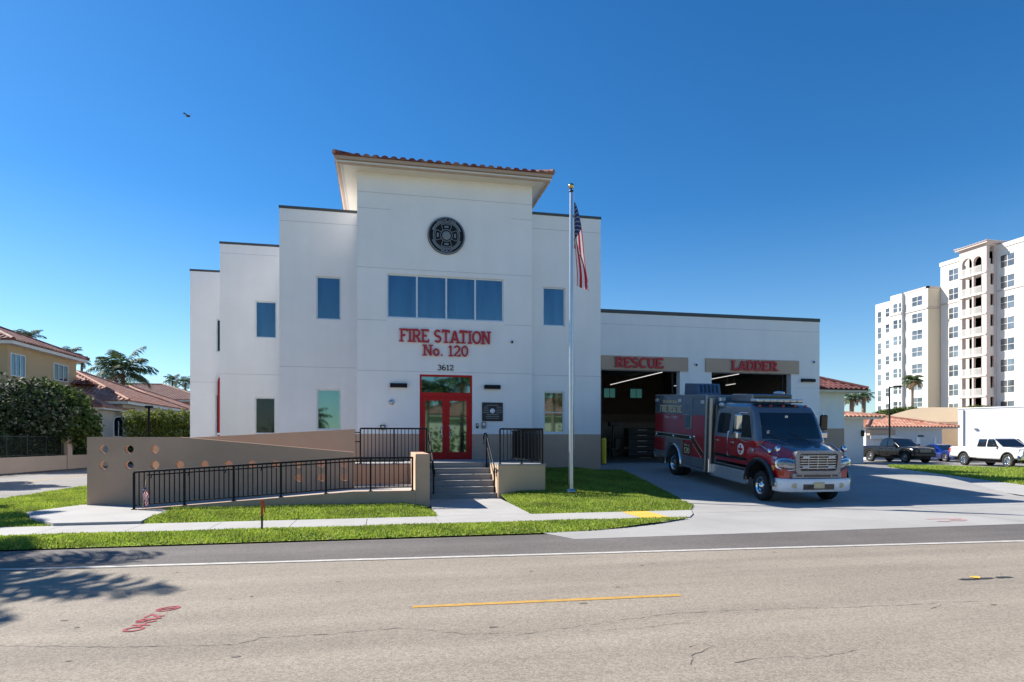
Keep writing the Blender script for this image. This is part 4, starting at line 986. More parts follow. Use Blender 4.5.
tc = empty("tool_cabinet", "dark tall cabinet with drawers beside the rescue truck in the bay", "cabinet", (15.4, 35.5, .722))
b = MB(); b.box(-.9,.9,-.35,.35,0,1.75); b.build("case", M['dark'], tc, .02)
for k in range(5):
    b = MB(); b.box(-.84,.84,-.372,-.351,.1+k*.33,.38+k*.33); dr = b.build("drawer", M['coping'], tc, .006)
    b = MB(); b.box(-.3,.3,-.392,-.373,.30+k*.33,.33+k*.33); b.build("handle", M['steel'], dr)
# bird high over the left
d = ray(188, 116); k = 60/ sqrt(sum(v*v for v in d)); B = (d[0]*k, d[1]*k, EYE+d[2]*k)
mb = MB(); mb.ball((0,0,0), .20, .09, .08, 0, 10, 6)
mb.face([(-.05,.02,.02),(.10,.02,.02),(.02,.45,.22),(-.10,.55,.16)]); mb.face([(.10,-.02,.02),(-.05,-.02,.02),(-.10,-.55,.10),(.02,-.45,.16)])
mb.face([(-.18,.03,0),(-.18,-.03,0),(-.36,-.08,0),(-.36,.08,0)])
mb.v = [(x, y, z) for x, y, z in mb.v]
bd = mb.build("bird", mat("bird_dark", (.05,.05,.055), .8, var=.2), None); bd.location = B; bd.rotation_euler = (.3, .15, -.3)
tag(bd, "small dark bird gliding in the blue sky over the left wing", "bird")
# ------------------------------------------------------------------ vehicles
M['truckred'] = mat("truck_red", (.36,.009,.02), .18, 0, var=.05, coat=1.0, obj=True)
M['graphite'] = mat("truck_graphite", (.11,.125,.155), .2, .2, var=.05, coat=1.0, obj=True)
M['trucksilver'] = mat("truck_silver", (.25,.255,.28), .3, .5, var=.06, coat=.4, obj=True)
M['truckblack'] = mat("truck_black", (.012,.012,.014), .25, 0, var=.1, coat=.5, obj=True)
M['rubber'] = mat("rubber", (.018,.018,.018), .85, 0, var=.3, scale=8, obj=True)
M['under'] = mat("underbody", (.012,.012,.012), .8, obj=True)
M['tread'] = mat("tread_plate", (.60,.61,.63), .35, .7, var=.12, scale=14, obj=True, bump=.4, bscale=90)
M['stack'] = mat("stack_metal", (.30,.30,.31), .3, .9, var=.1, obj=True)
M['lens'] = mat("clear_lens", (.55,.58,.62), .08, .3, var=.1, scale=20, coat=1.0, obj=True)
M['lensdark'] = mat("lamp_interior", (.22,.24,.27), .12, .7, var=.5, scale=26, coat=1.0, obj=True)
M['lensred'] = mat("red_lens", (.45,.02,.02), .15, 0, var=.1, coat=1.0, obj=True)
M['lensamber'] = mat("amber_lens", (.60,.20,.03), .15, 0, var=.1, coat=1.0, obj=True)
M['plate'] = mat("plate_cream", (.62,.52,.30), .5, var=.05, obj=True)
M['bumperwhite'] = mat("bumper_white", (.80,.80,.80), .3, 0, var=.05, coat=.5, obj=True)
M['cardark'] = mat("car_glass", (.008,.012,.018), .03, 0, var=.1, spec=.75, obj=True)
M['sideglass'] = mat("side_glass", (.006,.008,.010), .06, 0, var=.1, spec=.2, obj=True)
M['acblue'] = mat("housing_bluegrey", (.085,.12,.19), .4, .2, var=.06, obj=True)

def rrect(xr, xf, w, rr, rf, z, n=4):
    P = []
    for cx, cy, r, a0 in ((xr+rr, -w+rr, rr, 180), (xf-rf, -w+rf, rf, 270), (xf-rf, w-rf, rf, 0), (xr+rr, w-rr, rr, 90)):
        P += [(cx + r*cos(radians(a0+90*i/n)), cy + r*sin(radians(a0+90*i/n)), z) for i in range(n+1)]
    return P
def loft_z(mb, rings, m=0, caps=True):
    mb.quadgrid(rings, m, True, True)
    if caps:
        mb.face(list(reversed(rings[0])), m(0, 0) if callable(m) else m); mb.face(rings[-1], m(len(rings)-2, 0) if callable(m) else m)
def wheel(parent, x, y, r, w, side, rim_mat, steer=0.0, spokes=8, z=None, hub=False):
    z = r if z is None else z
    b = MB(); h = w/2; ri = r*.60
    b.lathe([(ri,-h*.72),(ri*1.05,-h*.95),(r*.88,-h),(r*.965,-h*.86),(r,-h*.6),(r,-h*.2),(r*.985,-h*.18),(r*.985,h*.18),(r,h*.2),(r,h*.6),(r*.965,h*.86),(r*.88,h),(ri*1.05,h*.95),(ri,h*.72)], (0,0,0), 'y', 40)
    t = b.build("wheel", M['rubber'], parent); t.location = (x, y, z); t.rotation_euler = (0, 0, steer)
    s = side
    b = MB(); b.lathe([(ri,-h*.7*s*-1),(ri*1.02,h*.9*s),(ri*.92,h*.86*s),(ri*.86,h*.35*s),(ri*.80,h*.30*s),(ri*.45,h*(.62 if hub else .55)*s),(ri*.28,h*(.95 if hub else .66)*s),(ri*.24,h*(1.15 if hub else .70)*s),(.001,h*(1.18 if hub else .72)*s)], (0,0,0), 'y', 36)
    for k in range(spokes):
        a = 2*pi*k/spokes
        c = (ri*.66*cos(a), h*.44*s, ri*.66*sin(a)); b.lathe([(ri*.13,(.012*s)),(ri*.11,.006*s),(.001,.006*s)], (c[0], c[1]+.02*s, c[2]), 'y', 10, 1)
    b.build("rim", [rim_mat, M['under']], t)
    return t

def panel(mb, pts, yf, off, m=0, thick=.012):
    """outline pts (x,z) laid on a body side; yf(z) gives the body half width (signed outside)"""
    s = 1 if yf(0) > 0 else -1
    out = [(x, yf(z)+s*off, z) for x, z in pts]; inn = [(x, yf(z)+s*(off-thick), z) for x, z in pts]
    a = sum(pts[i][0]*pts[(i+1)%len(pts)][1]-pts[(i+1)%len(pts)][0]*pts[i][1] for i in range(len(pts)))
    flip = (a > 0) == (s > 0)
    mb.face(out[::-1] if flip else out, m)
    for i in range(len(pts)):
        j = (i+1) % len(pts); q = [inn[i], inn[j], out[j], out[i]]; mb.face(q[::-1] if flip else q, m)
def rpoly(pts, r=.06, n=4):
    """round the corners of an (x,z) outline"""
    out = []; N = len(pts)
    for i in range(N):
        p = np.array(pts[i]); a = np.array(pts[i-1])-p; b = np.array(pts[(i+1)%N])-p
        rr = min(r, np.linalg.norm(a)*.45, np.linalg.norm(b)*.45); A = p + a/np.linalg.norm(a)*rr; B = p + b/np.linalg.norm(b)*rr
        for k in range(n+1):
            t = k/n; q = A*(1-t)**2 + p*2*t*(1-t) + B*t*t; out.append((float(q[0]), float(q[1])))
    return out
def oriented_ellipse(mb, c, u, v, ru, rv, depth, m=0, n=22, power=2.6):
    u = np.array(u, float); u /= np.linalg.norm(u); v = np.array(v, float); v /= np.linalg.norm(v); nn = np.cross(u, v); c = np.array(c, float)
    rows = []
    for q, d in ((1.0,-depth),(1.0,0),(.85,depth*.5),(.45,depth*.9),(.01,depth)):
        rows.append([c + u*ru*q*(abs(cos(a))**(2/power))*np.sign(cos(a)) + v*rv*q*(abs(sin(a))**(2/power))*np.sign(sin(a)) + nn*d for a in np.linspace(0, 2*pi, n, endpoint=False)])
    mb.quadgrid(rows, m, True, True)

TK = empty("rescue_truck", "red and graphite fire rescue ambulance truck parked nose out before the open bays", "fire truck", (11.95, 21.68, .44), radians(-92.3), ry=radians(4.2))
# body of the rescue box, with its wheel openings
arch = [(0 + .64*cos(radians(a)), .49 + .64*sin(radians(a))) for a in range(180, -1, -12)]
side = [(-1.80,.66),(-.66,.66)] + [(x, max(z, .5)) for x, z in arch if z > .62] + [(.66,.45),(2.57,.45),(2.57,3.02),(-1.80,3.02)]
b = MB(); b.prism(side, 'y', -1.22, 1.22); bx = b.build("rescue_box", M['trucksilver'], TK, .035)
for s in (-1, 1):
    yb = lambda z, s=s: 1.22*s
    L = MB()
    panel(L, [(-1.78,2.28),(2.55,2.32),(2.55,2.985),(-1.78,2.985)], yb, .003, 1, .006)
    panel(L, [(-1.78,1.555),(2.55,1.60),(2.55,2.317),(-1.78,2.277)], yb, .0035, 0, .006)
    panel(L, [(-1.78,.84),(-.72,.84),(-.72,1.33),(-1.78,1.33)], yb, .0036, 0, .006)
    panel(L, [(.84,.86),(1.52,.86),(1.52,1.40),(.84,1.40)], yb, .0036, 0, .006)
    panel(L, [(1.58,.86),(2.50,.86),(2.50,1.597),(1.58,1.597)], yb, .0034, 0, .006)
    panel(L, [(-1.78,1.40),(1.60,1.44),(2.30,.98),(2.50,.98),(2.50,1.05),(2.36,1.05),(1.66,1.55),(-1.78,1.51)], yb, .0052, 2, .006)
    for z in (1.385, 1.525): panel(L, [(-1.78,z),(1.55,z+.04),(1.55,z+.052),(-1.78,z+.012)], yb, .006, 3, .006)
    for (x0_, z0_, x1_, z1_) in ((1.60,1.30,2.32,.86),(1.70,1.50,2.42,1.06)): panel(L, [(x0_,z0_),(x1_,z1_),(x1_+.03,z1_),(x0_+.03,z0_)], yb, .0062, 3, .006)
    L.build("side_livery", [M['truckred'], M['graphite'], M['truckblack'], M['gold']], bx)
    S = MB()                                                  # door and locker seams
    for x in (1.55, 2.47): S.box(x-.008, x+.008, s*1.2235, s*1.2275, .52, 2.88)
    for a in ((1.55,2.47,2.87,2.885),(1.55,2.47,.515,.53),(-1.74,-.74,1.365,1.38),(-.70,1.50,2.20,2.206)): S.box(a[0], a[1], s*1.2236, s*1.2272, a[2], a[3])
    S.build("door_seams", M['truckblack'], bx)
    T = MB()
    T.box(-1.80, 2.57, s*1.221, s*1.245, 2.985, 3.01); T.box(.66, 2.57, s*1.221, s*1.25, .43, .50); T.box(-1.80, -.68, s*1.221, s*1.25, .655, .715); T.box(2.50, 2.585, s*1.221, s*1.24, .43, 2.98)
    T.build("edge_trim", M['steel'], bx, .006)
    A = MB(); A.quadgrid([[(r*cos(radians(a)), s*y, .49 + r*sin(radians(a))) for a in np.linspace(-8, 188, 22)] for r, y in ((.64,1.215),(.64,1.262),(.72,1.258),(.725,1.221))], 0, True); A.build("wheel_arch_trim", M['chrome'], bx)
    for (px_, pz_) in ((-1.62,2.80),(.52,2.80),(2.30,2.77)):
        q = MB(); q.box(px_-.12, px_+.12, s*1.222, s*1.262, pz_-.065, pz_+.065); q.build("warning_light", M['lens'], bx, .02)
    q = MB(); panel(q, rpoly([(.98,1.80),(1.46,1.80),(1.46,2.33),(.98,2.33)], .06), yb, .014, 0, .012); wi = q.build("side_window", M['steel'], bx)
    q = MB(); panel(q, rpoly([(1.02,1.84),(1.42,1.84),(1.42,2.29),(1.02,2.29)], .05), yb, .018, 0, .006); q.build("pane", M['glassgreen'], wi)
    for hx, hz in ((1.72,1.55),(1.44,1.50),(.0,1.47),(-1.6,1.45)):
        q = MB(); q.lathe([(.06,s*1.222),(.06,s*1.235),(.04,s*1.255),(.001,s*1.26)], (hx,0,hz), 'y', 12); q.build("door_handle", M['chrome'], bx)
    x_dir = (1, 0, 0) if s < 0 else (-1, 0, 0)
    tx = MB(); ox = lambda x, w: x if s < 0 else x + w
    text(tx, "HIGHLAND BEACH", (ox(-1.05,1.5), s*1.2232, 2.70), x_dir, (0,0,1), .11, 1.45, wt=.16, serif=0, depth=.003)
    text(tx, "FIRE RESCUE", (ox(-1.30,1.95), s*1.2232, 2.36), x_dir, (0,0,1), .25, 1.95, wt=.17, serif=.25, depth=.003)
    tx.build("lettering", M['gold'], bx)
    tx = MB(); text(tx, "No. 120", (ox(-.85,1.2), s*1.2242, 2.13), x_dir, (0,0,1), .085, 1.15, wt=.16, serif=0, depth=.003); tx.build("small_lettering", M['bumperwhite'], bx)
    pl = MB(); panel(pl, [(.90,.89),(1.46,.89),(1.46,1.29),(.90,1.29)], yb, .0072, 0, .004); po = pl.build("unit_plate", M['truckblack'], bx)
    tx = MB(); text(tx, "RESCUE", (ox(.94,.48), s*1.2275, 1.19), x_dir, (0,0,1), .065, .48, wt=.2, serif=0, depth=.002); text(tx, "120", (ox(.95,.46), s*1.2275, .93), x_dir, (0,0,1), .21, .46, wt=.19, serif=.2, depth=.002); tx.build("numerals", M['gold'], po)
b = MB(); b.prism([(.0,3.021),(1.08,3.021),(.96,3.42),(.02,3.45)], 'y', -.84, .08); ac = b.build("roof_cooler", M['acblue'], TK, .03)
b = MB()
for k in range(5): b.prism([(1.068,3.10),(.985,3.37),(.992,3.372),(1.075,3.10)], 'y', -.70+k*.15, -.63+k*.15)
b.build("vents", M['truckblack'], ac)
b = MB(); b.box(-1.95,-1.8,-1.15,1.15,.50,.66); b.build("rear_step", M['tread'], TK, .01)
b = MB(); b.box(-1.75,6.2,-.42,.42,.50,.80); b.box(-.5,5.1,-.95,.95,.52,.70); b.build("chassis", M['under'], TK)
b = MB(); b.box(2.585,2.86,-1.02,1.02,.75,2.70); b.build("gap_panel", M['graphite'], TK, .02)
for s in (-1, 1):
    b = MB(); b.tube([(2.74,s*1.13,.72),(2.74,s*1.13,2.9)], .085, 16); b.build("exhaust_stack" if s < 0 else "intake_stack", M['stack'], TK)
# cab
XF = [(.92,5.05),(1.2,5.05),(1.43,5.05),(1.46,5.50),(1.68,5.52),(1.72,5.50),(2.10,5.36),(2.50,5.16),(2.64,5.04),(2.72,4.86),(2.77,4.55),(2.785,4.2)]
WW = [(.92,1.06),(1.2,1.11),(1.68,1.115),(1.72,1.11),(2.10,1.075),(2.50,1.03),(2.64,.99),(2.72,.93),(2.77,.80),(2.785,.62)]
xfz = lambda z: float(np.interp(z, [p[0] for p in XF], [p[1] for p in XF])); wz = lambda z: float(np.interp(z, [p[0] for p in WW], [p[1] for p in WW]))
zs = sorted(set([p[0] for p in XF] + [1.43, 1.46, 1.69, 1.9, 2.3]))
b = MB(); rings = [rrect(2.87 + max(0, z-2.64)*1.2, xfz(z), wz(z), .10, .20, z, 6) for z in zs]
loft_z(b, rings, lambda i, j: 0 if zs[i] < 1.685 else 1); cabo = b.build("cab", [M['truckred'], M['graphite']], TK)
b = MB(); rows = []
for z in np.linspace(1.80, 2.455, 9):
    hwid = np.interp(z, [1.74,2.5], [.985,.90]); rows.append([(xfz(z) + .010 - .30*max(0, abs(y)-(wz(z)-.22))**1.5*3.2, y, z) for y in np.linspace(-hwid, hwid, 25)])
b.quadgrid(rows, 0, True); ws = b.build("windscreen", M['cardark'], TK)
b = MB()
for z0, z1 in ((2.455,2.50),(1.755,1.80)):
    rows = []
    for z in (z0, z1): hwid = np.interp(z, [1.74,2.5], [1.0,.92]); rows.append([(xfz(z) + .012 - .30*max(0, abs(y)-(wz(z)-.22))**1.5*3.2, y, z) for y in np.linspace(-hwid, hwid, 25)])
    b.quadgrid(rows, 0, True)
b.build("seal", M['truckblack'], ws)
b = MB()
for y in (-.5, .25): b.tube([(5.545,y+.1,1.75),(5.49,y-.30,1.98)], .010, 5)
b.build("wipers", M['truckblack'], ws)
b = MB(); b.box(xfz(2.38)+.013, xfz(2.38)+.022, -.09, .0, 2.34, 2.42); b.box(xfz(1.93)+.013, xfz(1.93)+.020, -.78, -.70, 1.86, 1.99); b.build("windscreen_stickers", M['lens'], ws)
for s in (-1, 1):
    yw = lambda z, s=s: wz(min(max(z, .92), 2.785))*s
    for (dx0, dx1, win) in ((2.99,3.90,[(3.14,1.80),(3.84,1.80),(3.84,2.44),(3.22,2.44),(3.14,2.36)]), (3.96,5.26,[(4.08,1.76),(5.20,1.76),(5.16,1.84),(4.92,2.42),(4.08,2.42)])):
        q = MB(); panel(q, rpoly([(dx0,1.00),(min(dx1,5.02),1.00),(dx1,1.30),(dx1,1.675),(dx0,1.675)], .05), yw, .009, 0, .02); do = q.build("cab_door", M['truckred'], TK)
        q = MB(); panel(q, rpoly([(dx0,1.682),(dx1,1.682),(dx1-.02 if dx1 < 5 else 5.24,1.74),(dx1-.02 if dx1 < 5 else 4.96,2.53),(dx0+.03,2.53)], .05), yw, .006, 0, .02); q.build("door_frame", M['graphite'], do)
        q = MB(); panel(q, rpoly(win, .09), yw, .011, 0, .01); q.build("door_window", M['sideglass'], do)
        q = MB(); q.box(dx0+.10, dx0+.30, s*1.125, s*1.16, 1.52, 1.57); q.build("door_handle", M['chrome'], do, .01)
    q = MB(); q.tube([(3.93,s*1.13,1.12),(3.93,s*1.19,1.16),(3.93,s*1.17,1.86),(3.93,s*1.10,1.9)], .018, 8); q.build("grab_rail", M['chrome'], TK)
    q = MB(); panel(q, [(3.0,1.04),(5.0,1.04),(5.0,1.14),(3.0,1.14)], yw, .011, 0, .02); q.build("side_stripe", M['truckblack'], TK)
    # badge on the front door
    q = MB(); q.lathe([(.001,s*.016),(.165,s*.016),(.175,s*.010),(.175,0)], (4.62,s*1.108,1.38), 'y', 28); bd_ = q.build("door_badge", M['bumperwhite'], TK)
    q = MB()
    for k in range(4):
        a = k*pi/2 + pi/4*0
        q.prism([(4.62+.05*cos(a-.5),1.38+.05*sin(a-.5)),(4.62+.135*cos(a-.38),1.38+.135*sin(a-.38)),(4.62+.135*cos(a+.38),1.38+.135*sin(a+.38)),(4.62+.05*cos(a+.5),1.38+.05*sin(a+.5))], 'y', s*1.1245, s*1.1275)
    q.lathe([(.001,s*.022),(.055,s*.021)], (4.62,s*1.108,1.38), 'y', 16); q.build("cross", M['truckred'], bd_)
    # steps and boxes below the cab
    q = MB(); q.box(2.74, 5.02, s*.62, s*1.09, .38, .74); so = q.build("step_box", M['tread'], TK, .015)
    q = MB(); q.box(2.74, 5.0, s*.9, s*1.14, .355, .385); q.box(3.0, 4.95, s*.95, s*1.10, .80, .83); q.build("tread", M['steel'], so, .006)
    q = MB(); q.box(2.66, 2.80, s*1.08, s*1.22, .42, .90); q.build("corner_post", M['chrome'], TK, .03)
    # mirror on its arms
    q = MB(); q.box(-.08,.08,-.10,.10,.0,.46); mo = q.build("mirror", M['chrome'] if s < 0 else M['truckblack'], TK, .035); mo.location = (4.93, s*1.40, 1.98); mo.rotation_euler = (0, 0, s*radians(-12))
    q = MB(); q.box(-.085,.085,-.11,.11,-.27,-.05); q.build("spot_mirror", M['chrome'], mo, .04)
    q = MB(); q.tube([(.06,-s*.30,.50),(.02,-s*.05,.52),(0,0,.40),(0,0,-.2),(.03,-s*.10,-.30),(.08,-s*.28,-.36)], .016, 8); q.build("arm", M['chrome'], mo)
# bonnet and wings: sections from back to front
def wing_bottom(x):
    if abs(x-5.75) < .66: return max(.56, .49 + sqrt(.66**2 - (x-5.75)**2))
    return .56 if x > 5.75 else .70
rows = []; xs = sorted(set(list(np.linspace(5.02, 6.62, 30)) + [5.09, 5.12, 6.40, 6.41]))
for x in xs:
    wf = float(np.interp(x, [5.0,5.25,5.8,6.25,6.5,6.62], [1.13,1.16,1.17,1.12,1.03,.96])); zf = float(np.interp(x, [5.0,5.4,5.9,6.3,6.62], [1.48,1.46,1.38,1.30,1.22]))
    hwid = float(np.interp(x, [5.0,5.5,6.62], [.98,.93,.68])); zh = float(np.interp(x, [5.0,5.5,6.1,6.5,6.62], [1.74,1.71,1.60,1.50,1.44]))
    zb = wing_bottom(x); half = [(wf-.03, min(zb, zf-.06)), (wf, min(zb+.05, zf-.05)), (wf, (zb*.3+zf*.7)), (wf-.03, zf), (wf-.10, zf+.045), (hwid+.05, zf+.07+.25*(zh-zf)), (hwid, zh-.06), (hwid-.05, zh-.01), (hwid*.66, zh+.02), (hwid*.62, zh+.022), (hwid*.5, zh+.025), (hwid*.30, zh+.035), (0, zh+.04)]
    rows.append([(x, -y, z) for y, z in half] + [(x, y, z) for y, z in reversed(half[:-1])])
def hm(i, j):
    k = min(j, 23-j); return 0 if k < 7 else (2 if k == 8 or k == 9 else 1)
b = MB(); b.quadgrid(rows, hm, True); b.face(rows[-1][::-1], 0); b.build("bonnet", [M['truckred'], M['graphite'], M['trucksilver']], TK)
b = MB()
for s in (-1, 1):
    b.quadgrid([[(5.75+.655*cos(radians(a)), s*y, .49+.655*sin(radians(a))) for a in np.linspace(8, 172, 22)] for y in (1.165, .62)], 0, True); b.box(5.1, 6.35, s*.60, s*.62, .3, 1.25)
b.build("wheel_well", M['under'], TK)
for s in (-1, 1):
    b = MB(); b.quadgrid([[(5.75+r*cos(radians(a)), s*y, .49+r*sin(radians(a))) for a in np.linspace(2, 178, 24)] for r, y in ((.64,1.10),(.64,1.222),(.745,1.215),(.755,1.14))], 0, True); b.build("wing_flare", M['truckblack'], TK)
# grille
b = MB(); o_ = rpoly([(-.66,.88),(.66,.88),(.70,1.38),(.66,1.50),(-.66,1.50),(-.70,1.38)], .10); i_ = rpoly([(-.55,.96),(.55,.96),(.58,1.36),(.55,1.43),(-.55,1.43),(-.58,1.36)], .08)
for k in range(len(o_)):
    j = (k+1) % len(o_); b.face([(6.73,*o_[k]),(6.73,*o_[j]),(6.735,*i_[j]),(6.735,*i_[k])]); b.face([(6.55,*o_[k]),(6.55,*o_[j]),(6.73,*o_[j]),(6.73,*o_[k])]); b.face([(6.735,*i_[k]),(6.735,*i_[j]),(6.66,*i_[j]),(6.66,*i_[k])])
gr = b.build("grille_surround", M['trucksilver'], TK)
b = MB(); b.face([(6.665,y,z) for y, z in i_]); b.build("grille", M['truckblack'], gr)
b = MB()
for k in range(6): b.box(6.67, 6.715, -.54, .54, 1.02+k*.068, 1.043+k*.068)
for y in (-.28, 0, .28): b.box(6.665, 6.70, y-.008, y+.008, 1.0, 1.40)
b.build("grille_bars", M['steel'], gr)
for y in (-.38, .38):
    for z in (1.06, 1.34):
        q = MB(); q.box(6.716, 6.745, y-.10, y+.10, z-.032, z+.032); q.build("grille_light", M['lens'], gr, .012)
b = MB(); b.box(6.45, 6.70, -.74, .74, .74, .905); ap = b.build("lower_panel", M['trucksilver'], TK, .03)
b = MB(); b.box(6.701, 6.712, -.40, .40, .79, .85); b.box(6.701, 6.712, -.62, -.46, .80, .85); b.box(6.701, 6.712, .46, .62, .80, .85); b.build("slots", M['truckblack'], ap)
for s in (-1, 1):                                             # wings meet the grille: red cheeks under the lamps
    b = MB(); b.prism([(6.2,s*1.07),(6.45,s*1.01),(6.58,s*.88),(6.64,s*.70),(6.66,s*.60),(6.2,s*.60)], 'z', .76, 1.26); b.build("front_cheek", M['truckred'], TK, .04)
for s in (-1, 1):
    q = MB(); oriented_ellipse(q, (6.61, s*.87, 1.12), (-.33, s*.94, .08), (0,0,1) if s > 0 else (0,0,-1), .27, .145, .045, 0); ho = q.build("headlight", M['lensdark'], TK)
    q = MB(); oriented_ellipse(q, (6.60, s*.87, 1.12), (-.33, s*.94, .08), (0,0,1) if s > 0 else (0,0,-1), .31, .18, .025, 0); q.build("bezel", M['chrome'], ho)
    q = MB(); oriented_ellipse(q, (6.28, s*1.085, 1.0), (-1, s*.25, 0), (0,0,1) if s > 0 else (0,0,-1), .09, .13, .03, 0); q.build("turn_light", M['lensamber'], TK)
    q = MB(); q.tube([(5.50,s*1.02,1.58),(5.62,s*1.13,1.62),(6.05,s*1.10,1.47)], .020, 8); q.ball((6.10,s*1.09,1.45), .075, .06, .075); q.build("wing_lamp", M['chrome'], TK)
    q = MB(); q.ball((0,0,0), .095, .07, .095); q.tube([(-.02,0,-.05),(-.05,-s*.1,-.26)], .012, 6); f_ = q.build("wing_mirror", M['chrome'], TK); f_.location = (6.36, s*1.02, 1.53)
    q = MB(); q.box(5.36,5.44,s*1.17,s*1.20,1.38,1.46); q.build("side_marker", M['lens'], TK, .01)
    q = MB(); q.box(6.32, 6.45, s*1.06, s*1.12, 1.255, 1.325); q.build("wing_light", M['lens'], TK, .01)
# bumper swept round the corners
cl = [(6.34,-1.07),(6.52,-1.065),(6.64,-1.02),(6.71,-.86),(6.745,-.45),(6.755,0),(6.745,.45),(6.71,.86),(6.64,1.02),(6.52,1.065),(6.34,1.07)]
pro = [(-.10,.38),(.0,.38),(.03,.42),(.03,.68),(.0,.74),(-.10,.74)]
rows = []
for i, (x, y) in enumerate(cl):
    t = np.array(cl[min(i+1,10)]) - np.array(cl[max(i-1,0)]); t = t/np.linalg.norm(t); n_ = np.array([t[1], -t[0]])
    rows.append([(x+n_[0]*o, y+n_[1]*o, z) for o, z in pro])
b = MB(); b.quadgrid(rows, 0, True); b.face(rows[0]); b.face(rows[-1][::-1]); bu = b.build("front_bumper", M['bumperwhite'], TK, .008)
b = MB(); b.box(6.755, 6.792, -.46, .46, .45, .60); b.build("air_slot", M['truckblack'], bu)
b = MB(); b.box(6.793, 6.803, -.16, .16, .49, .66); lp_ = b.build("number_plate", M['plate'], bu)
b = MB(); b.box(6.8035, 6.806, -.12, .12, .55, .595); b.build("plate_mark", M['gold'], lp_)
for s in (-1, 1):
    q = MB(); oriented_ellipse(q, (6.72, s*.78, .56), (-.33, s*.95, 0), (0,0,1) if s > 0 else (0,0,-1), .14, .075, .03, 0, 20, 5); q.build("fog_light", M['plate'], bu)
    q = MB(); q.ball((6.47, s*1.10, .58), .07, .05, .07); q.build("corner_light", M['lens'], bu)
# roof equipment
b = MB(); b.box(4.62, 5.0, -.86, .64, 2.79, 2.815); lb = b.build("light_bar", M['truckblack'], TK, .01)
for k in range(7):
    y0_ = -.86 + k*.215; q = MB(); q.box(4.60, 5.02, y0_+.006, y0_+.209, 2.816, 2.91); q.build("lamp", M['lens'], lb, .03)
for y in (-.75,-.40,0,.40,.75):
    q = MB(); q.ball((4.985-.02*abs(y), y, 2.70), .05, .045, .035, 0, 10, 6); q.build("marker_lamp", M['lensred'], TK)
b = MB(); b.box(3.05, 4.35, -.62, .72, 2.80, 3.05); cc = b.build("cab_cooler", M['graphite'], TK, .04)
b = MB(); b.box(4.355, 4.37, -.55, .65, 2.83, 2.98); b.build("vent", M['truckblack'], cc)
b = MB(); b.ball((4.2,.35,3.09), .17, .17, .06); b.tube([(4.2,.35,2.98),(4.2,.35,3.08)], .12, 12); b.build("beacon", M['lens'], TK)
for s in (-1, 1):
    q = MB(); q.ball((3.12, s*.98, 2.70), .17, .07, .075); q.build("roof_lamp", M['lens'], TK)
    q = MB(); q.box(2.9, 3.06, s*.80, s*.99, 2.80, 2.93); q.build("roof_lamp", M['lens'], TK, .02)
for s in (-1, 1):
    wheel(TK, 5.75, s*1.0, .425, .27, s, M['chrome'], radians(-4), 10, hub=True)
    wheel(TK, 0, s*1.06, .45, .28, s, M['chrome'], 0, 10); wheel(TK, 0, s*.76, .45, .25, s, M['steel'], 0, 10)
b = MB()
for s in (-1, 1): b.box(-.72,.72,s*.5,s*1.21,1.16,1.2)
b.build("wheel_tub", M['under'], TK)

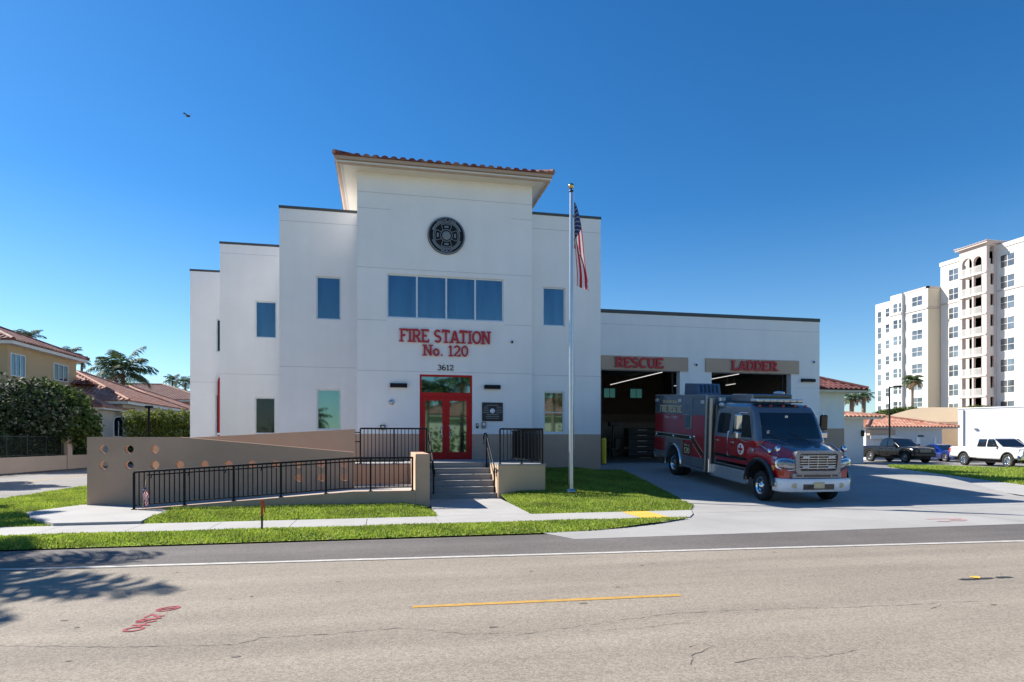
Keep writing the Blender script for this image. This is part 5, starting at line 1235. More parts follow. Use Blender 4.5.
# ---- cars in the car park
def road_car(name, label, cat, loc, rz, spec, group):
    """x forward; spec: stations of the lower body (x, half width, z top), cabin rings, wheels"""
    R = empty(name, label, cat, loc, rz, group); S = spec; pm, wr = S['paint'], S['r']
    rows = []; xs = sorted(set(list(np.linspace(S['x0'], S['x1'], 44)) + [w+d for w in S['axles'] for d in (-wr*1.18, wr*1.18)]))
    X = [p[0] for p in S['body']]
    for x in xs:
        w = float(np.interp(x, X, [p[1] for p in S['body']])); zt = float(np.interp(x, X, [p[2] for p in S['body']])); zb = float(np.interp(x, X, [p[3] for p in S['body']]))
        for a in S['axles']:
            if abs(x-a) < wr*1.18: zb = max(zb, wr + sqrt(max(0, (wr*1.18)**2-(x-a)**2)))
        zm = min(zb+.12, zt-.05); half = [(w*.5, zb), (w-.05, zb), (w, zm), (w+.01, zm*.45+zt*.55), (w-.02, zt-.05), (w-.09, zt), (w*.5, zt+.012), (0, zt+.018)]
        rows.append([(x, -y, z) for y, z in half] + [(x, y, z) for y, z in reversed(half[:-1])])
    b = MB(); b.quadgrid(rows, 0, True); b.face(rows[0]); b.face(rows[-1][::-1]); body = b.build("body", pm, R)
    b = MB(); b.box(S['x0']+.2, S['x1']-.2, -S['hw']*.72, S['hw']*.72, .28, .62); b.build("underbody", M['under'], R)
    C = S['cabin']; cz = [c[0] for c in C]
    fx = lambda k, z: float(np.interp(z, cz, [c[k] for c in C]))
    b = MB(); loft_z(b, [rrect(c[1], c[2], c[3], .08, .12, c[0], 4) for c in C]); b.build("cabin", pm, R)
    z0, z1 = S['glass']
    q = MB(); rowsw = []
    for z in np.linspace(z0, z1, 5): rowsw.append([(fx(2, z)+.012-.5*max(0, abs(y)-(fx(3,z)-.2))**2*4, y, z) for y in np.linspace(-fx(3,z)+.10, fx(3,z)-.10, 13)])
    q.quadgrid(rowsw, 0, True); q.build("windscreen", M['cardark'], R)
    q = MB(); rowsw = [[(fx(1, z)-.012, y, z) for y in np.linspace(fx(3,z)-.12, -fx(3,z)+.12, 9)] for z in np.linspace(z0, z1, 5)]; q.quadgrid(rowsw, 0, True); q.build("rear_window", M['cardark'], R)
    for s in (-1, 1):
        yw = lambda z, s=s: s*fx(3, min(max(z, cz[0]), cz[-1]))
        for (a, c_, slant0, slant1) in S['sidewin']:
            q = MB(); panel(q, rpoly([(a,z0),(c_,z0),(c_-slant1,z1),(a+slant0,z1)], .05), yw, .034, 0, .05); q.build("side_window", M['cardark'], R)
        for x in S['handles']:
            q = MB(); w = float(np.interp(x, X, [p[1] for p in S['body']])); q.box(x-.10, x+.10, s*(w-.01), s*(w+.035), S['hz']-.022, S['hz']+.022); q.build("door_handle", S['trim'], R, .01)
        q = MB()
        for x in S['seams']: w = float(np.interp(x, X, [p[1] for p in S['body']])); q.box(x-.007, x+.007, s*(w-.03), s*(w+.0125), S['hz']-.50, S['hz']+.10)
        q.build("door_seams", M['under'], R)
        q = MB(); q.box(-.08,.08,-.10,.10,-.07,.09); mo = q.build("mirror", S['mirror'], R, .03); mo.location = (S['mx'], s*(S['hw']+.10), z0+.06)
        q = MB(); oriented_ellipse(q, (S['x1']-.10, s*S['hw']*.74, S['lz']), (-.35, s*.94, 0), (0,0,1) if s > 0 else (0,0,-1), .24, S['lh'], .05, 0, 20, 4); q.build("headlight", M['lens'], R)
        q = MB(); q.box(S['x0']-.012, S['x0']+.16, s*(S['hw']-.16), s*(S['hw']+.012), S['lz']-.16, S['lz']+.16); q.build("tail_light", M['lensred'], R, .02)
        for a in S['axles']:
            wheel(R, a, s*(S['hw']-.125), wr, .25, s, S['rim'], 0, 6)
            q = MB(); q.quadgrid([[(a+r*cos(radians(t)), s*y, wr+r*sin(radians(t))) for t in np.linspace(4, 176, 18)] for r, y in ((wr*1.16,S['hw']*.5),(wr*1.16,S['hw']+.02),(wr*1.30,S['hw']+.016),(wr*1.31,S['hw']-.02))], 0, True); q.build("wheel_arch", S['archm'], R)
    q = MB(); q.box(S['x1']-.06, S['x1']+.03, -S['hw']*.52, S['hw']*.52, S['gz'][0], S['gz'][1]); go_ = q.build("grille", M['truckblack'], R, .03)
    q = MB()
    for k in range(4): z = S['gz'][0] + (S['gz'][1]-S['gz'][0])*(k+.7)/4.4; q.box(S['x1']+.031, S['x1']+.042, -S['hw']*.48, S['hw']*.48, z-.012, z+.012)
    q.build("grille_bars", S['gbar'], go_)
    q = MB(); q.box(S['x1']-.25, S['x1']+.06, -S['hw']*.98, S['hw']*.98, S['bz'][0], S['bz'][1]); q.build("front_bumper", S['bump'], R, .06)
    q = MB(); q.box(S['x0']-.10, S['x0']+.12, -S['hw']*.96, S['hw']*.96, S['bz'][0]+.06, S['bz'][1]+.02); q.build("rear_bumper", S['bump'], R, .04)
    return R
M['carblack'] = mat("car_black", (.005,.006,.008), .25, 0, var=.1, coat=.3, spec=.3, obj=True)
M['carwhite'] = mat("car_white", (.78,.78,.78), .2, 0, var=.02, coat=1.0, obj=True)
M['carblue'] = mat("car_blue", (.004,.018,.17), .18, .3, var=.05, coat=1.0, obj=True)
M['rimgrey'] = mat("rim_grey", (.20,.20,.21), .35, .8, var=.1, obj=True)
PICK = dict(paint=M['carblack'], r=.40, x0=-1.25, x1=4.25, hw=.95, axles=(0, 3.40), body=[(-1.25,.90,1.17,.62),(-1.15,.94,1.19,.55),(.95,.95,1.19,.50),(.97,.95,1.19,.48),(2.7,.95,1.17,.46),(3.1,.955,1.19,.46),(3.9,.93,1.10,.50),(4.15,.88,1.05,.55),(4.25,.78,1.0,.58)],
    cabin=[(1.13,.86,2.98,.88),(1.25,.88,2.80,.87),(1.50,.98,2.42,.82),(1.70,1.12,2.10,.76),(1.775,1.25,1.92,.66),(1.80,1.45,1.75,.5)], glass=(1.20,1.69), sidewin=[(1.02,1.70,.10,.0),(1.78,2.66,.0,.52)], handles=(1.15,2.1), hz=1.02, seams=(.98,1.74,2.72), trim=M['carblack'], mirror=M['carblack'], mx=2.55, lz=.93, lh=.10, rim=M['rimgrey'], archm=M['under'], gz=(.74,1.0), gbar=M['rimgrey'], bz=(.44,.74), bump=M['carblack'])
def place_car(front_px, psi, wb, hw):
    x, y, _ = at_z(*front_px, 0.0)                            # contact of the right front tyre
    return (x - wb*cos(psi) - hw*sin(psi), y - wb*sin(psi) + hw*cos(psi), 0.0)
bp_ = road_car("pickup_truck", "black crew cab pickup parked beside a blue car, facing the street", "pickup truck", place_car((904.0,462.9), radians(-92), 3.55, .98), radians(-92), PICK, "pickups in the car park")
bp_.scale = (1.05, 1.04, 1.07)
W = dict(PICK)
W.update(paint=M['carwhite'], r=.43, x0=-1.35, x1=4.72, hw=1.02, axles=(0, 3.75), body=[(a*1.10,b*1.075,c*1.07+.02,d+.04) for a,b,c,d in PICK['body']], cabin=[(a*1.08,b*1.12,c*1.10,d*1.07) for a,b,c,d in PICK['cabin']], glass=(1.31,1.82), sidewin=[(1.16,1.92,.10,.0),(2.02,2.98,.0,.56)], handles=(1.30,2.35), hz=1.12, seams=(1.10,1.97,3.02), trim=M['carwhite'], mirror=M['truckblack'], mx=2.86, lz=1.05, lh=.13, rim=M['chrome'], gz=(.80,1.14), gbar=M['chrome'], bz=(.48,.80), bump=M['chrome'])
road_car("pickup_truck", "large white crew cab pickup parked before the white building, facing the street", "pickup truck", place_car((1007,467.6), radians(-101), 3.75, 1.02), radians(-101), W, "pickups in the car park")
SED = dict(PICK)
SED.update(paint=M['carblue'], r=.33, x0=-.95, x1=3.62, hw=.90, axles=(0, 2.70), body=[(-.95,.78,.92,.45),(-.7,.86,.98,.35),(.2,.90,.96,.28),(2.0,.90,.93,.26),(2.7,.90,.86,.26),(3.3,.84,.74,.3),(3.55,.70,.66,.35),(3.62,.6,.62,.38)],
    cabin=[(.90,-.45,2.35,.84),(1.05,-.20,2.02,.80),(1.25,.15,1.58,.72),(1.38,.45,1.25,.64),(1.42,.65,1.05,.5)], glass=(.96,1.33), sidewin=[(.10,.85,.30,.0),(.92,1.80,.0,.62)], handles=(.6,1.5), hz=.80, seams=(.3,.88,1.85), trim=M['carblue'], mirror=M['carblue'], mx=1.75, lz=.66, lh=.07, gz=(.36,.56), bz=(.22,.46), bump=M['carblue'], gbar=M['truckblack'], archm=M['carblue'])
road_car("sedan", "low bright blue car parked between the two pickups", "car", place_car((944.5,462.0), radians(-101), 2.70, .90), radians(-101), SED, None)
# ------------------------------------------------------------------ neighbours on the left
M['houseyellow'] = mat("house_ochre", (.50,.36,.20), .9, var=.05, scale=.7, bump=.2, fine=.04)
M['housecream'] = mat("house_cream", (.52,.46,.38), .9, var=.05, scale=.7, bump=.2, fine=.04)
M['housepink'] = mat("house_pink", (.42,.22,.15), .9, var=.05, scale=.7, fine=.04)
M['lowwall'] = mat("low_wall_beige", (.47,.36,.28), .9, var=.07, scale=.8, bump=.2, fine=.05)
M['trimwhite'] = mat("trim_white", (.72,.70,.66), .6, var=.04)
def at_x(px, py, X):
    x, y, u = ray(px, py); k = X / x
    return (X, y * k, EYE + u * k)
def win_px(parent, X, y0, y1, z0, z1, glass, s=1, cols=2, rows=1, name="window", fr=.07, frame=None):
    """window on a wall facing s*X: raised frame, sunk pane"""
    f = MB(); a, b = X + s*.002, X + s*.06
    f.box(a, b, y0-fr, y0, z0-fr, z1+fr); f.box(a, b, y1, y1+fr, z0-fr, z1+fr); f.box(a, b, y0, y1, z0-fr, z0); f.box(a, b, y0, y1, z1, z1+fr)
    for k in range(1, cols): y = y0+(y1-y0)*k/cols; f.box(a, b-s*.01, y-.03, y+.03, z0, z1)
    for k in range(1, rows): z = z0+(z1-z0)*k/rows; f.box(a, b-s*.014, y0, y1, z-.03, z+.03)
    o = f.build(name, frame or M['trimwhite'], parent); g_ = MB(); g_.box(a, X+s*.02, y0, y1, z0, z1); g_.build("pane", glass, o); return o
def win_py(parent, Y, x0, x1, z0, z1, glass, cols=2, rows=1, name="window", fr=.07, arch=False, frame=None):
    """window on a wall facing -Y"""
    f = MB(); a, b = Y-.06, Y-.002
    f.box(x0-fr, x0, a, b, z0-fr, z1); f.box(x1, x1+fr, a, b, z0-fr, z1); f.box(x0, x1, a, b, z0-fr, z0)
    if not arch: f.box(x0-fr, x1+fr, a, b, z1, z1+fr)
    else:
        c, r = (x0+x1)/2, (x1-x0)/2
        for k in range(12):
            t0, t1 = pi*k/12, pi*(k+1)/12; f.prism([(c+r*cos(t0), z1+r*sin(t0)),(c+(r+fr)*cos(t0), z1+(r+fr)*sin(t0)),(c+(r+fr)*cos(t1), z1+(r+fr)*sin(t1)),(c+r*cos(t1), z1+r*sin(t1))], 'y', a, b)
    for k in range(1, cols): x = x0+(x1-x0)*k/cols; f.box(x-.025, x+.025, a+.01, b, z0, z1)
    for k in range(1, rows): z = z0+(z1-z0)*k/rows; f.box(x0, x1, a+.014, b, z-.025, z+.025)
    o = f.build(name, frame or M['trimwhite'], parent); g_ = MB()
    if arch: c, r = (x0+x1)/2, (x1-x0)/2; g_.prism([(x0,z0),(x1,z0)] + [(c+r*cos(pi*k/12), z1+r*sin(pi*k/12)) for k in range(13)], 'y', Y-.02, Y-.001)
    else: g_.box(x0, x1, Y-.02, Y-.001, z0, z1)
    g_.build("pane", glass, o); return o
def house(name, label, rect, eave, pitch, wall, roof, over=.55, sides='SE', tp=.36, course=.5):
    x0, x1, y0, y1 = rect; R = empty(name, label, "house", (0, 0, 0))
    w = MB(); w.box(x0, x1, y0, y1, 0, eave, 0, ('+z','-z')); w.build("wall", wall, R)
    e = MB(); e.box(x0-over, x1+over, y0-over, y1+over, eave-.02, eave+.10); e.box(x0-over-.03, x1+over+.03, y0-over-.03, y0-over, eave-.0, eave+.20); e.box(x1+over, x1+over+.03, y0-over, y1+over+.03, eave-.0, eave+.20); e.build("eave", M['trimwhite'], R)
    r = MB(); hip_roof(r, x0-over-.1, x1+over+.1, y0-over-.1, y1+over+.1, eave+.22, pitch, 0, sides, tp, course, .05); r.build("roof", roof, R)
    return R
HX = -23.7
h1 = house("house", "two storey ochre house with red tile hip roof at the left edge", (-40, HX, 46.0, 55.2), 7.95, 22, M['houseyellow'], M['tile'])
for a, b, c, d in ((10.5,24,353.5,374),(53.5,67,363.5,379)):
    p, q = at_x(a, c, HX), at_x(b, d, HX); win_px(h1, HX, p[1], q[1], q[2]-.2, p[2], M['glassblue'] if a < 20 else M['cardark'], 1, 3)
an_x = at_y(96, 400, 57.0)[0]; ez = at_y(105, 388, 56.5)[2]
w = MB(); w.box(-30, an_x, 55.205, 63, 0, ez, 0, ('-z',)); w.build("side_wing", M['houseyellow'], h1)
w = MB(); hip_roof(w, -31, an_x+.8, 54.2, 64, ez+.12, 20, 0, 'SE', .36, .5, .05); w.build("side_roof", M['tile'], h1)
w = MB(); w.box(an_x-.2, an_x+.75, 55.3, 63.6, ez, ez+.1); w.build("eave", M['trimwhite'], h1)
h2 = house("house", "single storey cream house with bright red ribbed hip roof behind the clipped hedge", (-31, -19.4, 52.6, 66), 4.5, 23, M['housecream'], M['tilelight'])
w = MB(); w.box(-25, -19.9, 49.6, 52.6, 0, 4.0, 0, ('-z',)); w.build("porch", M['housecream'], h2)
w = MB(); hip_roof(w, -26, -19.3, 49.0, 54.5, 4.1, 23, 0, 'SE', .36, .5, .05); w.build("porch_roof", M['tilelight'], h2)
w = MB(); w.box(-25.6, -19.4, 49.1, 52.6, 3.95, 4.08); w.build("porch_eave", M['trimwhite'], h2)
p, q = at_y(114.5, 421, 49.6), at_y(123, 433.5, 49.6); win_py(h2, 49.6, p[0], q[0], .9, p[2], M['cardark'], 2, 2, arch=True)
p, q = at_x(128.5, 417, -19.4), at_x(132, 433, -19.4); win_px(h2, -19.4, p[1], q[1], .8, 3.4, M['cardark'], 1, 1, 2)
h3 = house("house", "cream house with orange ribbed hip roof seen over the hedge", (-34, -20.4, 68.6, 84), 4.5, 21, M['housecream'], M['tilelight'])
h4 = house("house", "farther house with wide brown tile roof under the palm", (-46, -23.6, 92, 108), 7.0, 17, M['housepink'], M['tilebrown'])
M['leaf_grey'] = mat("leaf_grey", (.10,.11,.075), .7, var=.3, scale=2, trans=.2)
# low wall and its fence
LW = empty("low_wall", "low beige garden wall with a pier along the side street", "wall", (0, 0, 0))
A_, B_ = np.array((-20.4, 24.5)), np.array((-17.75, 47.0)); T_ = (B_-A_)/np.linalg.norm(B_-A_); N_ = np.array((-T_[1], T_[0]))
def along(s, o=0): return A_ + T_*s + N_*o
def wbar(mb, s0, s1, o0, o1, z0, z1): mb.prism([tuple(along(s0,o0)), tuple(along(s0,o1)), tuple(along(s1,o1)), tuple(along(s1,o0))][::-1], 'z', z0, z1)
LL = float(np.linalg.norm(B_-A_)); w = MB(); wbar(w, 0, LL, 0, .22, 0, .84); w.build("wall", M['lowwall'], LW)
def s_of(px):
    """distance along the wall line where the sight line through column px meets it"""
    x, y, _ = ray(px, 440); return float(((-A_[0]*y + A_[1]*x)) / (T_[0]*y - T_[1]*x))
sp_ = s_of(69)
w = MB(); wbar(w, sp_-.22, sp_+.22, -.06, .30, 0, 2.02); wbar(w, sp_-.26, sp_+.26, -.10, .34, 2.02, 2.10); w.build("pier", M['lowwall'], LW)
IF = empty("garden_fence", "thin dark metal fence standing on the low beige wall", "fence", (0, 0, 0))
M['fencegreen'] = mat("fence_dark", (.035,.045,.04), .5, .3, var=.1)
w = MB(); wbar(w, .2, sp_-.25, .09, .13, 1.93, 1.97); wbar(w, .2, sp_-.25, .09, .13, .90, .94); w.build("rails", M['fencegreen'], IF)
for k in range(1, 9):
    s = sp_-.4 - (k-1)*1.55
    if s > .3: w = MB(); wbar(w, s-.03, s+.03, .08, .14, .84, 2.05); w.build("post", M['fencegreen'], IF)
w = MB(); s = .25
while s < sp_-.3: wbar(w, s-.007, s+.007, .10, .12, .94, 1.93); s += .13
w.build("picket_panel", M['fencegreen'], IF)
sheet("mulch_bed", [tuple(along(0,-.9)), tuple(along(LL,-.9)), tuple(along(LL,0)), tuple(along(0,0))], .02, M['earth'])
# broad trees, hedges
def broad_tree(name, label, cat, base, blobs, n, size, mats, seed, group=None, trunk=.18, aspect=.7):
    R = empty(name, label, cat, base, group=group); t = MB(); r = random.Random(seed)
    for k, b_ in enumerate(blobs[:6]):
        m_ = (b_[0]*.35 + r.uniform(-.2,.2), b_[1]*.35 + r.uniform(-.2,.2), b_[2]*.45)
        t.tube([(r.uniform(-.1,.1), r.uniform(-.1,.1), -.05), m_, (b_[0]*.85, b_[1]*.85, b_[2]*.95)], [trunk, trunk*.6, trunk*.2], 8)
    t.build("trunk", M['bark'], R); leaf_cloud("crown", blobs, n, size, mats, R, seed, .35, aspect=aspect); return R
p = at_y(18, 440, 40.5)
broad_tree("shade_tree", "dense dark tree spilling over the low wall at the left edge", "tree", (p[0], p[1], 0), [(0,0,3.9,2.2,2.2,1.4),(-2,.4,3.7,2.2,2,1.5),(1.5,.2,3.2,1.6,1.9,1.3),(.4,-.8,2.8,2.2,1.6,1.2),(-1.5,-.6,2.7,2.0,1.6,1.2),(.2,.6,4.5,1.3,1.5,.9)], 12000, .10, [M['leaf_grey'], M['leaf_a'], M['leaf_a']], 3)
p = at_y(64, 440, 42.5)
broad_tree("shade_tree", "bright leaved round tree beside the pier of the low wall", "tree", (p[0], p[1], 0), [(-.3,0,3.9,1.6,1.7,1.3),(.7,.2,2.9,1.1,1.3,1.2),(-1.3,.1,4.1,1.4,1.5,1.2),(.2,-.6,2.7,1.4,1.3,1.2),(1.2,.1,2.3,.8,1.0,1.0),(-.9,.3,4.7,1.0,1.1,.7)], 11000, .11, [M['leaf_b'], M['leaf_b'], M['leaf_c']], 5)
hb = []
for s in np.arange(.6, LL-.5, .9): q = along(s, 1.15); hb.append((q[0], q[1], 1.0, .85, .75, 1.25))
hd = leaf_cloud("hedge", hb, 9000, .11, [M['leaf_a'], M['leaf_a'], M['leaf_b']], None, 8, .4); tag(hd, "dark hedge growing behind the fence on the low wall", "hedge")
p, q = at_y(134, 409, 49.5), at_y(196, 409, 49.5); hb = []
for x in np.arange(p[0], q[0]+4, .8):
    for z in (2.55, 3.25): hb.append((x, 49.5+.1*sin(x*3), z+.05*sin(x*5), .75, .8, .75))
hd = empty("hedge", None, None); leaf_cloud("sunlit_top", hb, 16000, .085, [M['leaf_hedge_sunlit'], M['leaf_hedge_sunlit'], M['leaf_c']], hd, 9, .5); leaf_cloud("shaded_base", [(x, 49.55, z, .75, .7, .85) for x in np.arange(p[0], q[0]+4, .8) for z in (.6, 1.5)], 9000, .10, [M['leaf_a'], M['leaf_a'], M['leaf_b']], hd, 10, .4); tag(hd, "tall clipped yellow green hedge left of the station", "hedge")  # sun and shade put into leaf colours: bright above, dark below
p = at_y(149, 408, 47.5)
LP = empty("lamp_post", "short dark lamp post standing in front of the tall hedge", "lamp post", (p[0], p[1], 0))
w = MB(); w.tube([(0,0,0),(0,0,p[2])], [.11,.08], 10); w.build("pole", M['black'], LP); w = MB(); w.box(-.22,.22,-.2,.2,p[2],p[2]+.16); w.build("lamp_head", M['black'], LP, .03)
p = at_y(123, 368, 86)
palm("palm_tree", "big bushy palm standing above the red roofs on the left", (p[0], p[1], 0), p[2]-.6, 4.3, 24, 21, "palms in view", .26, .0, .95, 3, 26, .05)
for i, (px, py, Y, r, lb) in enumerate(((25,339,100,4.2,"palm tips peeking over the ridge of the ochre house"),(66,355,100,3.6,"palm tips peeking over the right end of the ochre house roof"),(171,381,125,3.4,"palm top over the brown roof, left of its pair"),(184,383,118,3.4,"palm top touching the white station wall over the brown roof"),(80,362,96,2.2,"small palm in the gap right of the ochre house"))):
    p = at_y(px, py, Y); palm("palm_tree", lb, (p[0], p[1], 0), p[2], r*.6, 20, 30+i, "palms in view", .18, .1, 1.1, 1, 16, .07)

# ------------------------------------------------------------------ neighbours on the right
M['guardwhite'] = mat("kiosk_white", (.62,.62,.64), .85, var=.04, scale=.8, fine=.03)
M['tanbright'] = mat("deck_tan", (.56,.44,.31), .9, var=.05, scale=.4, fine=.04)
M['tandark'] = mat("deck_tan_dark", (.50,.36,.23), .9, var=.05, scale=.4, fine=.04)
M['bigwhite'] = mat("warehouse_white", (.80,.80,.79), .85, var=.03, scale=.4, fine=.02)
def shell(R, rect, z, m, name="wall"):
    w = MB(); w.box(*rect, 0, z, 0, ('-z',)); return w.build(name, m, R)
KX0, KX1 = 31.5, at_y(863.5, 430, 40)[0]; kz = at_y(860, 419, 40)[2]
KK = empty("gate_kiosk", "small white kiosk with orange tile eaves beyond the station annex", "kiosk", (0, 0, 0)); shell(KK, (KX0, KX1, 40, 44), kz, M['guardwhite'])
w = MB(); w.box(KX0-.6, KX1+1.12, 39.3, 44.7, kz, kz+.12); w.build("eave", M['trimwhite'], KK)
w = MB(); hip_roof(w, KX0-.7, KX1+1.2, 39.2, 44.8, kz+.14, 9, 0, 'SEW', .34, .5, .05); w.build("roof", M['tilelight'], KK)
p = at_y(862.3, 433, 40); w = MB(); w.box(p[0]-.12, p[0]+.12, 39.9, 39.998, p[2]-.25, p[2]+.2); w.build("wall_lantern", M['black'], KK, .03)
OX0, OX1 = at_y(866, 430, 47.5)[0], at_y(942, 430, 47.5)[0]; oz = at_y(900, 428.5, 47.5)[2]
OH = empty("tiled_store", "low white store with a bright orange tile hip roof behind the black pickup", "store", (0, 0, 0)); shell(OH, (OX0, OX1, 47.5, 56), oz, M['guardwhite'])
w = MB(); w.box(OX0-.4, OX1+1.1, 46.9, 56.5, oz, oz+.1); w.build("eave", M['trimwhite'], OH)
w = MB(); hip_roof(w, OX0-.5, OX1+1.2, 46.8, 56.6, oz+.12, 13.5, 0, 'SEW', .36, .5, .06); w.build("roof", M['tilelight'], OH)
xm0 = at_y(892, 430, 47.5)[0]
w = MB(); w.box(OX0+.05, xm0, 47.1, 47.495, oz-.62, oz-.12); w.build("awning_box", M['fascia'], OH)
w = MB()
for k in range(9):
    x = OX0+.1+k*(xm0-OX0-.15)/9; w.box(x, x+(xm0-OX0)/9*.86, 47.06, 47.098, oz-.92, oz-.62)
w.build("scalloped_valance", M['trimwhite'], OH)
for px0, px1 in ((916,920),(934,936)):
    a, b = at_y(px0, 430, 47.5)[0], at_y(px1, 430, 47.5)[0]; w = MB(); w.box(a, b, 47.46, 47.498, .02, 2.0); w.build("door", M['alu'], OH)
p = at_y(919, 436, 47.5); w = MB(); w.box(p[0]-.1, p[0]+.45, 47.40, 47.455, p[2]-.06, p[2]+.06); w.build("door_light", M['black'], OH)
# tan parking deck with its planted edge
th = radians(30); dv = np.array((sin(th), -cos(th))); nv = np.array((-cos(th), -sin(th)))
TD = empty("parking_deck", "tan parking deck with a sloping top behind the tiled store", "parking deck", (0, 0, 0))
prof = [(868,430),(880,419.5),(894,414),(910,409.5),(925,407.3),(962,407.3),(992,407.0)]
DA = np.array(at_y(868, 430, 72)[:2])
def on_deck(px, py):
    x, y, _ = ray(px, 440); s_ = float((-DA[0]*y + DA[1]*x) / (dv[0]*y - dv[1]*x)); P = DA + dv*s_
    return P, EYE + (440-py)/FPX*(sin(YAW)*P[0] + cos(YAW)*P[1])
top = [on_deck(px, py) for px, py in prof]
w = MB(); F0 = [(*p_, z_) for p_, z_ in top]; F1 = [(*(p_ - nv*14), z_) for p_, z_ in top]; G0 = [(*p_, 0) for p_, z_ in top]; G1 = [(*(p_ - nv*14), 0) for p_, z_ in top]
for k in range(len(top)-1):
    w.face([G0[k], G0[k+1], F0[k+1], F0[k]]); w.face([F0[k], F0[k+1], F1[k+1], F1[k]]); w.face([G1[k+1], G1[k], F1[k], F1[k+1]])
w.face([G0[0], F0[0], F1[0], G1[0]]); w.face([G0[-1], G1[-1], F1[-1], F0[-1]])
w.build("wall", M['tanbright'], TD)
a = at_y(905, 421.5, 60.5); b = at_y(962, 421.5, 60.5); w = MB(); w.box(a[0], b[0]+2, 60.5, 61.99, 0, a[2]); w.build("lower_wall", M['tandark'], TD)
hb = []
for px in np.arange(869, 911, 2.2): q_, z_ = on_deck(px, np.interp(px, [868,880,894,911], [416,411,409.5,408])); q_ = q_ - nv*.9; hb.append((q_[0], q_[1], z_-.25, .6, .7, .5))
hd = leaf_cloud("hedge", hb, 3500, .11, [M['leaf_b'], M['leaf_c'], M['leaf_b']], None, 19, .5); tag(hd, "bright green planter hedge along the top of the tan parking deck", "hedge")
hb = []
for px in np.arange(968, 986, 2.5): q_, z_ = on_deck(px, 406.8); q_ = q_ - nv*.8; hb.append((q_[0], q_[1], z_-.15, .55, .6, .4))
hd = leaf_cloud("hedge", hb, 900, .10, [M['leaf_b'], M['leaf_c'], M['leaf_b']], None, 20, .5); tag(hd, "short planter hedge above the big white building by the apartment balconies", "hedge")
# big white building
th = radians(25); dv = np.array((sin(th), -cos(th))); nv = np.array((-cos(th), -sin(th)))
WA = np.array(at_y(958, 430, 52)[:2]); WZ = at_y(958, 409, 52)[2]
BW_ = empty("white_warehouse", "big plain bright white flat roofed building at the right edge", "building", (0, 0, 0))
def wpt(s, o=0): return tuple(WA + dv*s + nv*o)
w = MB(); w.prism([wpt(0), wpt(24), wpt(24,-20), wpt(0,-20)], 'z', 0, WZ); w.build("wall", M['bigwhite'], BW_)
w = MB(); w.prism([wpt(-.05,.05), wpt(24,.05), wpt(24,-.3), wpt(-.05,-.3)], 'z', WZ, WZ+.10); w.build("parapet", M['bigwhite'], BW_)
def s_w(px):
    x, y, _ = ray(px, 440); return float((-WA[0]*y + WA[1]*x) / (dv[0]*y - dv[1]*x))
w = MB(); w.prism([wpt(s_w(975),.03), wpt(s_w(983.5),.03), wpt(s_w(983.5),.002), wpt(s_w(975),.002)], 'z', .02, 2.15); w.build("grey_door", M['alu'], BW_)
w = MB(); q = wpt(s_w(963.5), .055); w.tube([(*q, 0), (*q, WZ-.1)], .045, 10); w.build("drain_pipe", M['steel'], BW_)
w = MB(); w.prism([wpt(s_w(974.5),.12), wpt(s_w(977.5),.12), wpt(s_w(977.5),.002), wpt(s_w(974.5),.002)], 'z', 2.75, 2.92); w.build("wall_lamp", M['steel'], BW_)
# lamp post in the car park
p = at_y(889.5, 386.5, 43)
CL = empty("car_park_lamp", "tall dark lamp post with one arm behind the black pickup", "lamp post", (p[0], p[1], 0))
w = MB(); w.tube([(0,0,0),(0,0,.5),(0,0,p[2])], [.13,.08,.06], 10); w.build("pole", M['black'], CL); w = MB(); w.tube([(0,0,p[2]-.1),(.5,0,p[2]),(.62,0,p[2])], .05, 8); w.build("arm", M['black'], CL); w = MB(); w.box(.55,1.05,-.16,.16,p[2]-.06,p[2]+.08); w.build("lamp_head", M['black'], CL, .03)
p = at_y(912, 380, 78); palm("palm_tree", "palm with drooping reddish fronds in front of the white apartment block", (p[0], p[1], 0), p[2]-.2, 1.75, 26, 51, "palms in view", .20, .05, 1.3, 6, 18, .09)
for i, (px, py, Y, lb) in enumerate(((851,399,58,"palm behind the kiosk roof, nearer the station annex"),(863,397,62,"palm behind the kiosk roof, its crown right of the annex eave"),(873,424,84,"low palm at the foot of the apartment block by the kiosk eave"))):
    p = at_y(px, py, Y); palm("palm_tree", lb, (p[0], p[1], 0), p[2], 1.3, 18, 61+i, "palms in view", .26, .1, 1.2, 5, 16, .09)
# ------------------------------------------------------------------ apartment block
M['aptwhite'] = mat("apartment_white", (.66,.645,.62), .85, var=.03, scale=.15, fine=.02)
M['aptcream'] = mat("apartment_cream", (.66,.58,.44), .85, var=.04, scale=.15, fine=.02)
M['aptpink'] = mat("apartment_pink", (.60,.50,.46), .85, var=.04, scale=.15, fine=.02)
M['aptband'] = mat("apartment_band", (.50,.44,.42), .85, var=.04, scale=.3)
AP = empty("apartment_building", "tall white apartment building with a balcony tower and a lower wing", "apartment building", (0, 0, 0))
XW, XT, XL = 86.8, 85.0, 84.5
TZ_ = at_x(940.6, 264.7, XW)[2]; y_far = at_x(940.6, 264.7, XW)[1]
w = MB(); w.box(XW, 108, 55, y_far, 0, TZ_, 0, ('-z',)); w.box(XW-.12, XW+.4, 55, y_far+.1, TZ_-.35, TZ_+.25, 0); w.build("main_wall", M['aptwhite'], AP)
ly0, ly1 = at_x(927.8, 288, XL)[1], at_x(875.5, 301, XL)[1]; LZ = at_x(927.8, 287.8, XL)[2]; ys = at_x(893, 300, XL)[1]; ym = at_x(904, 300, XL)[1]
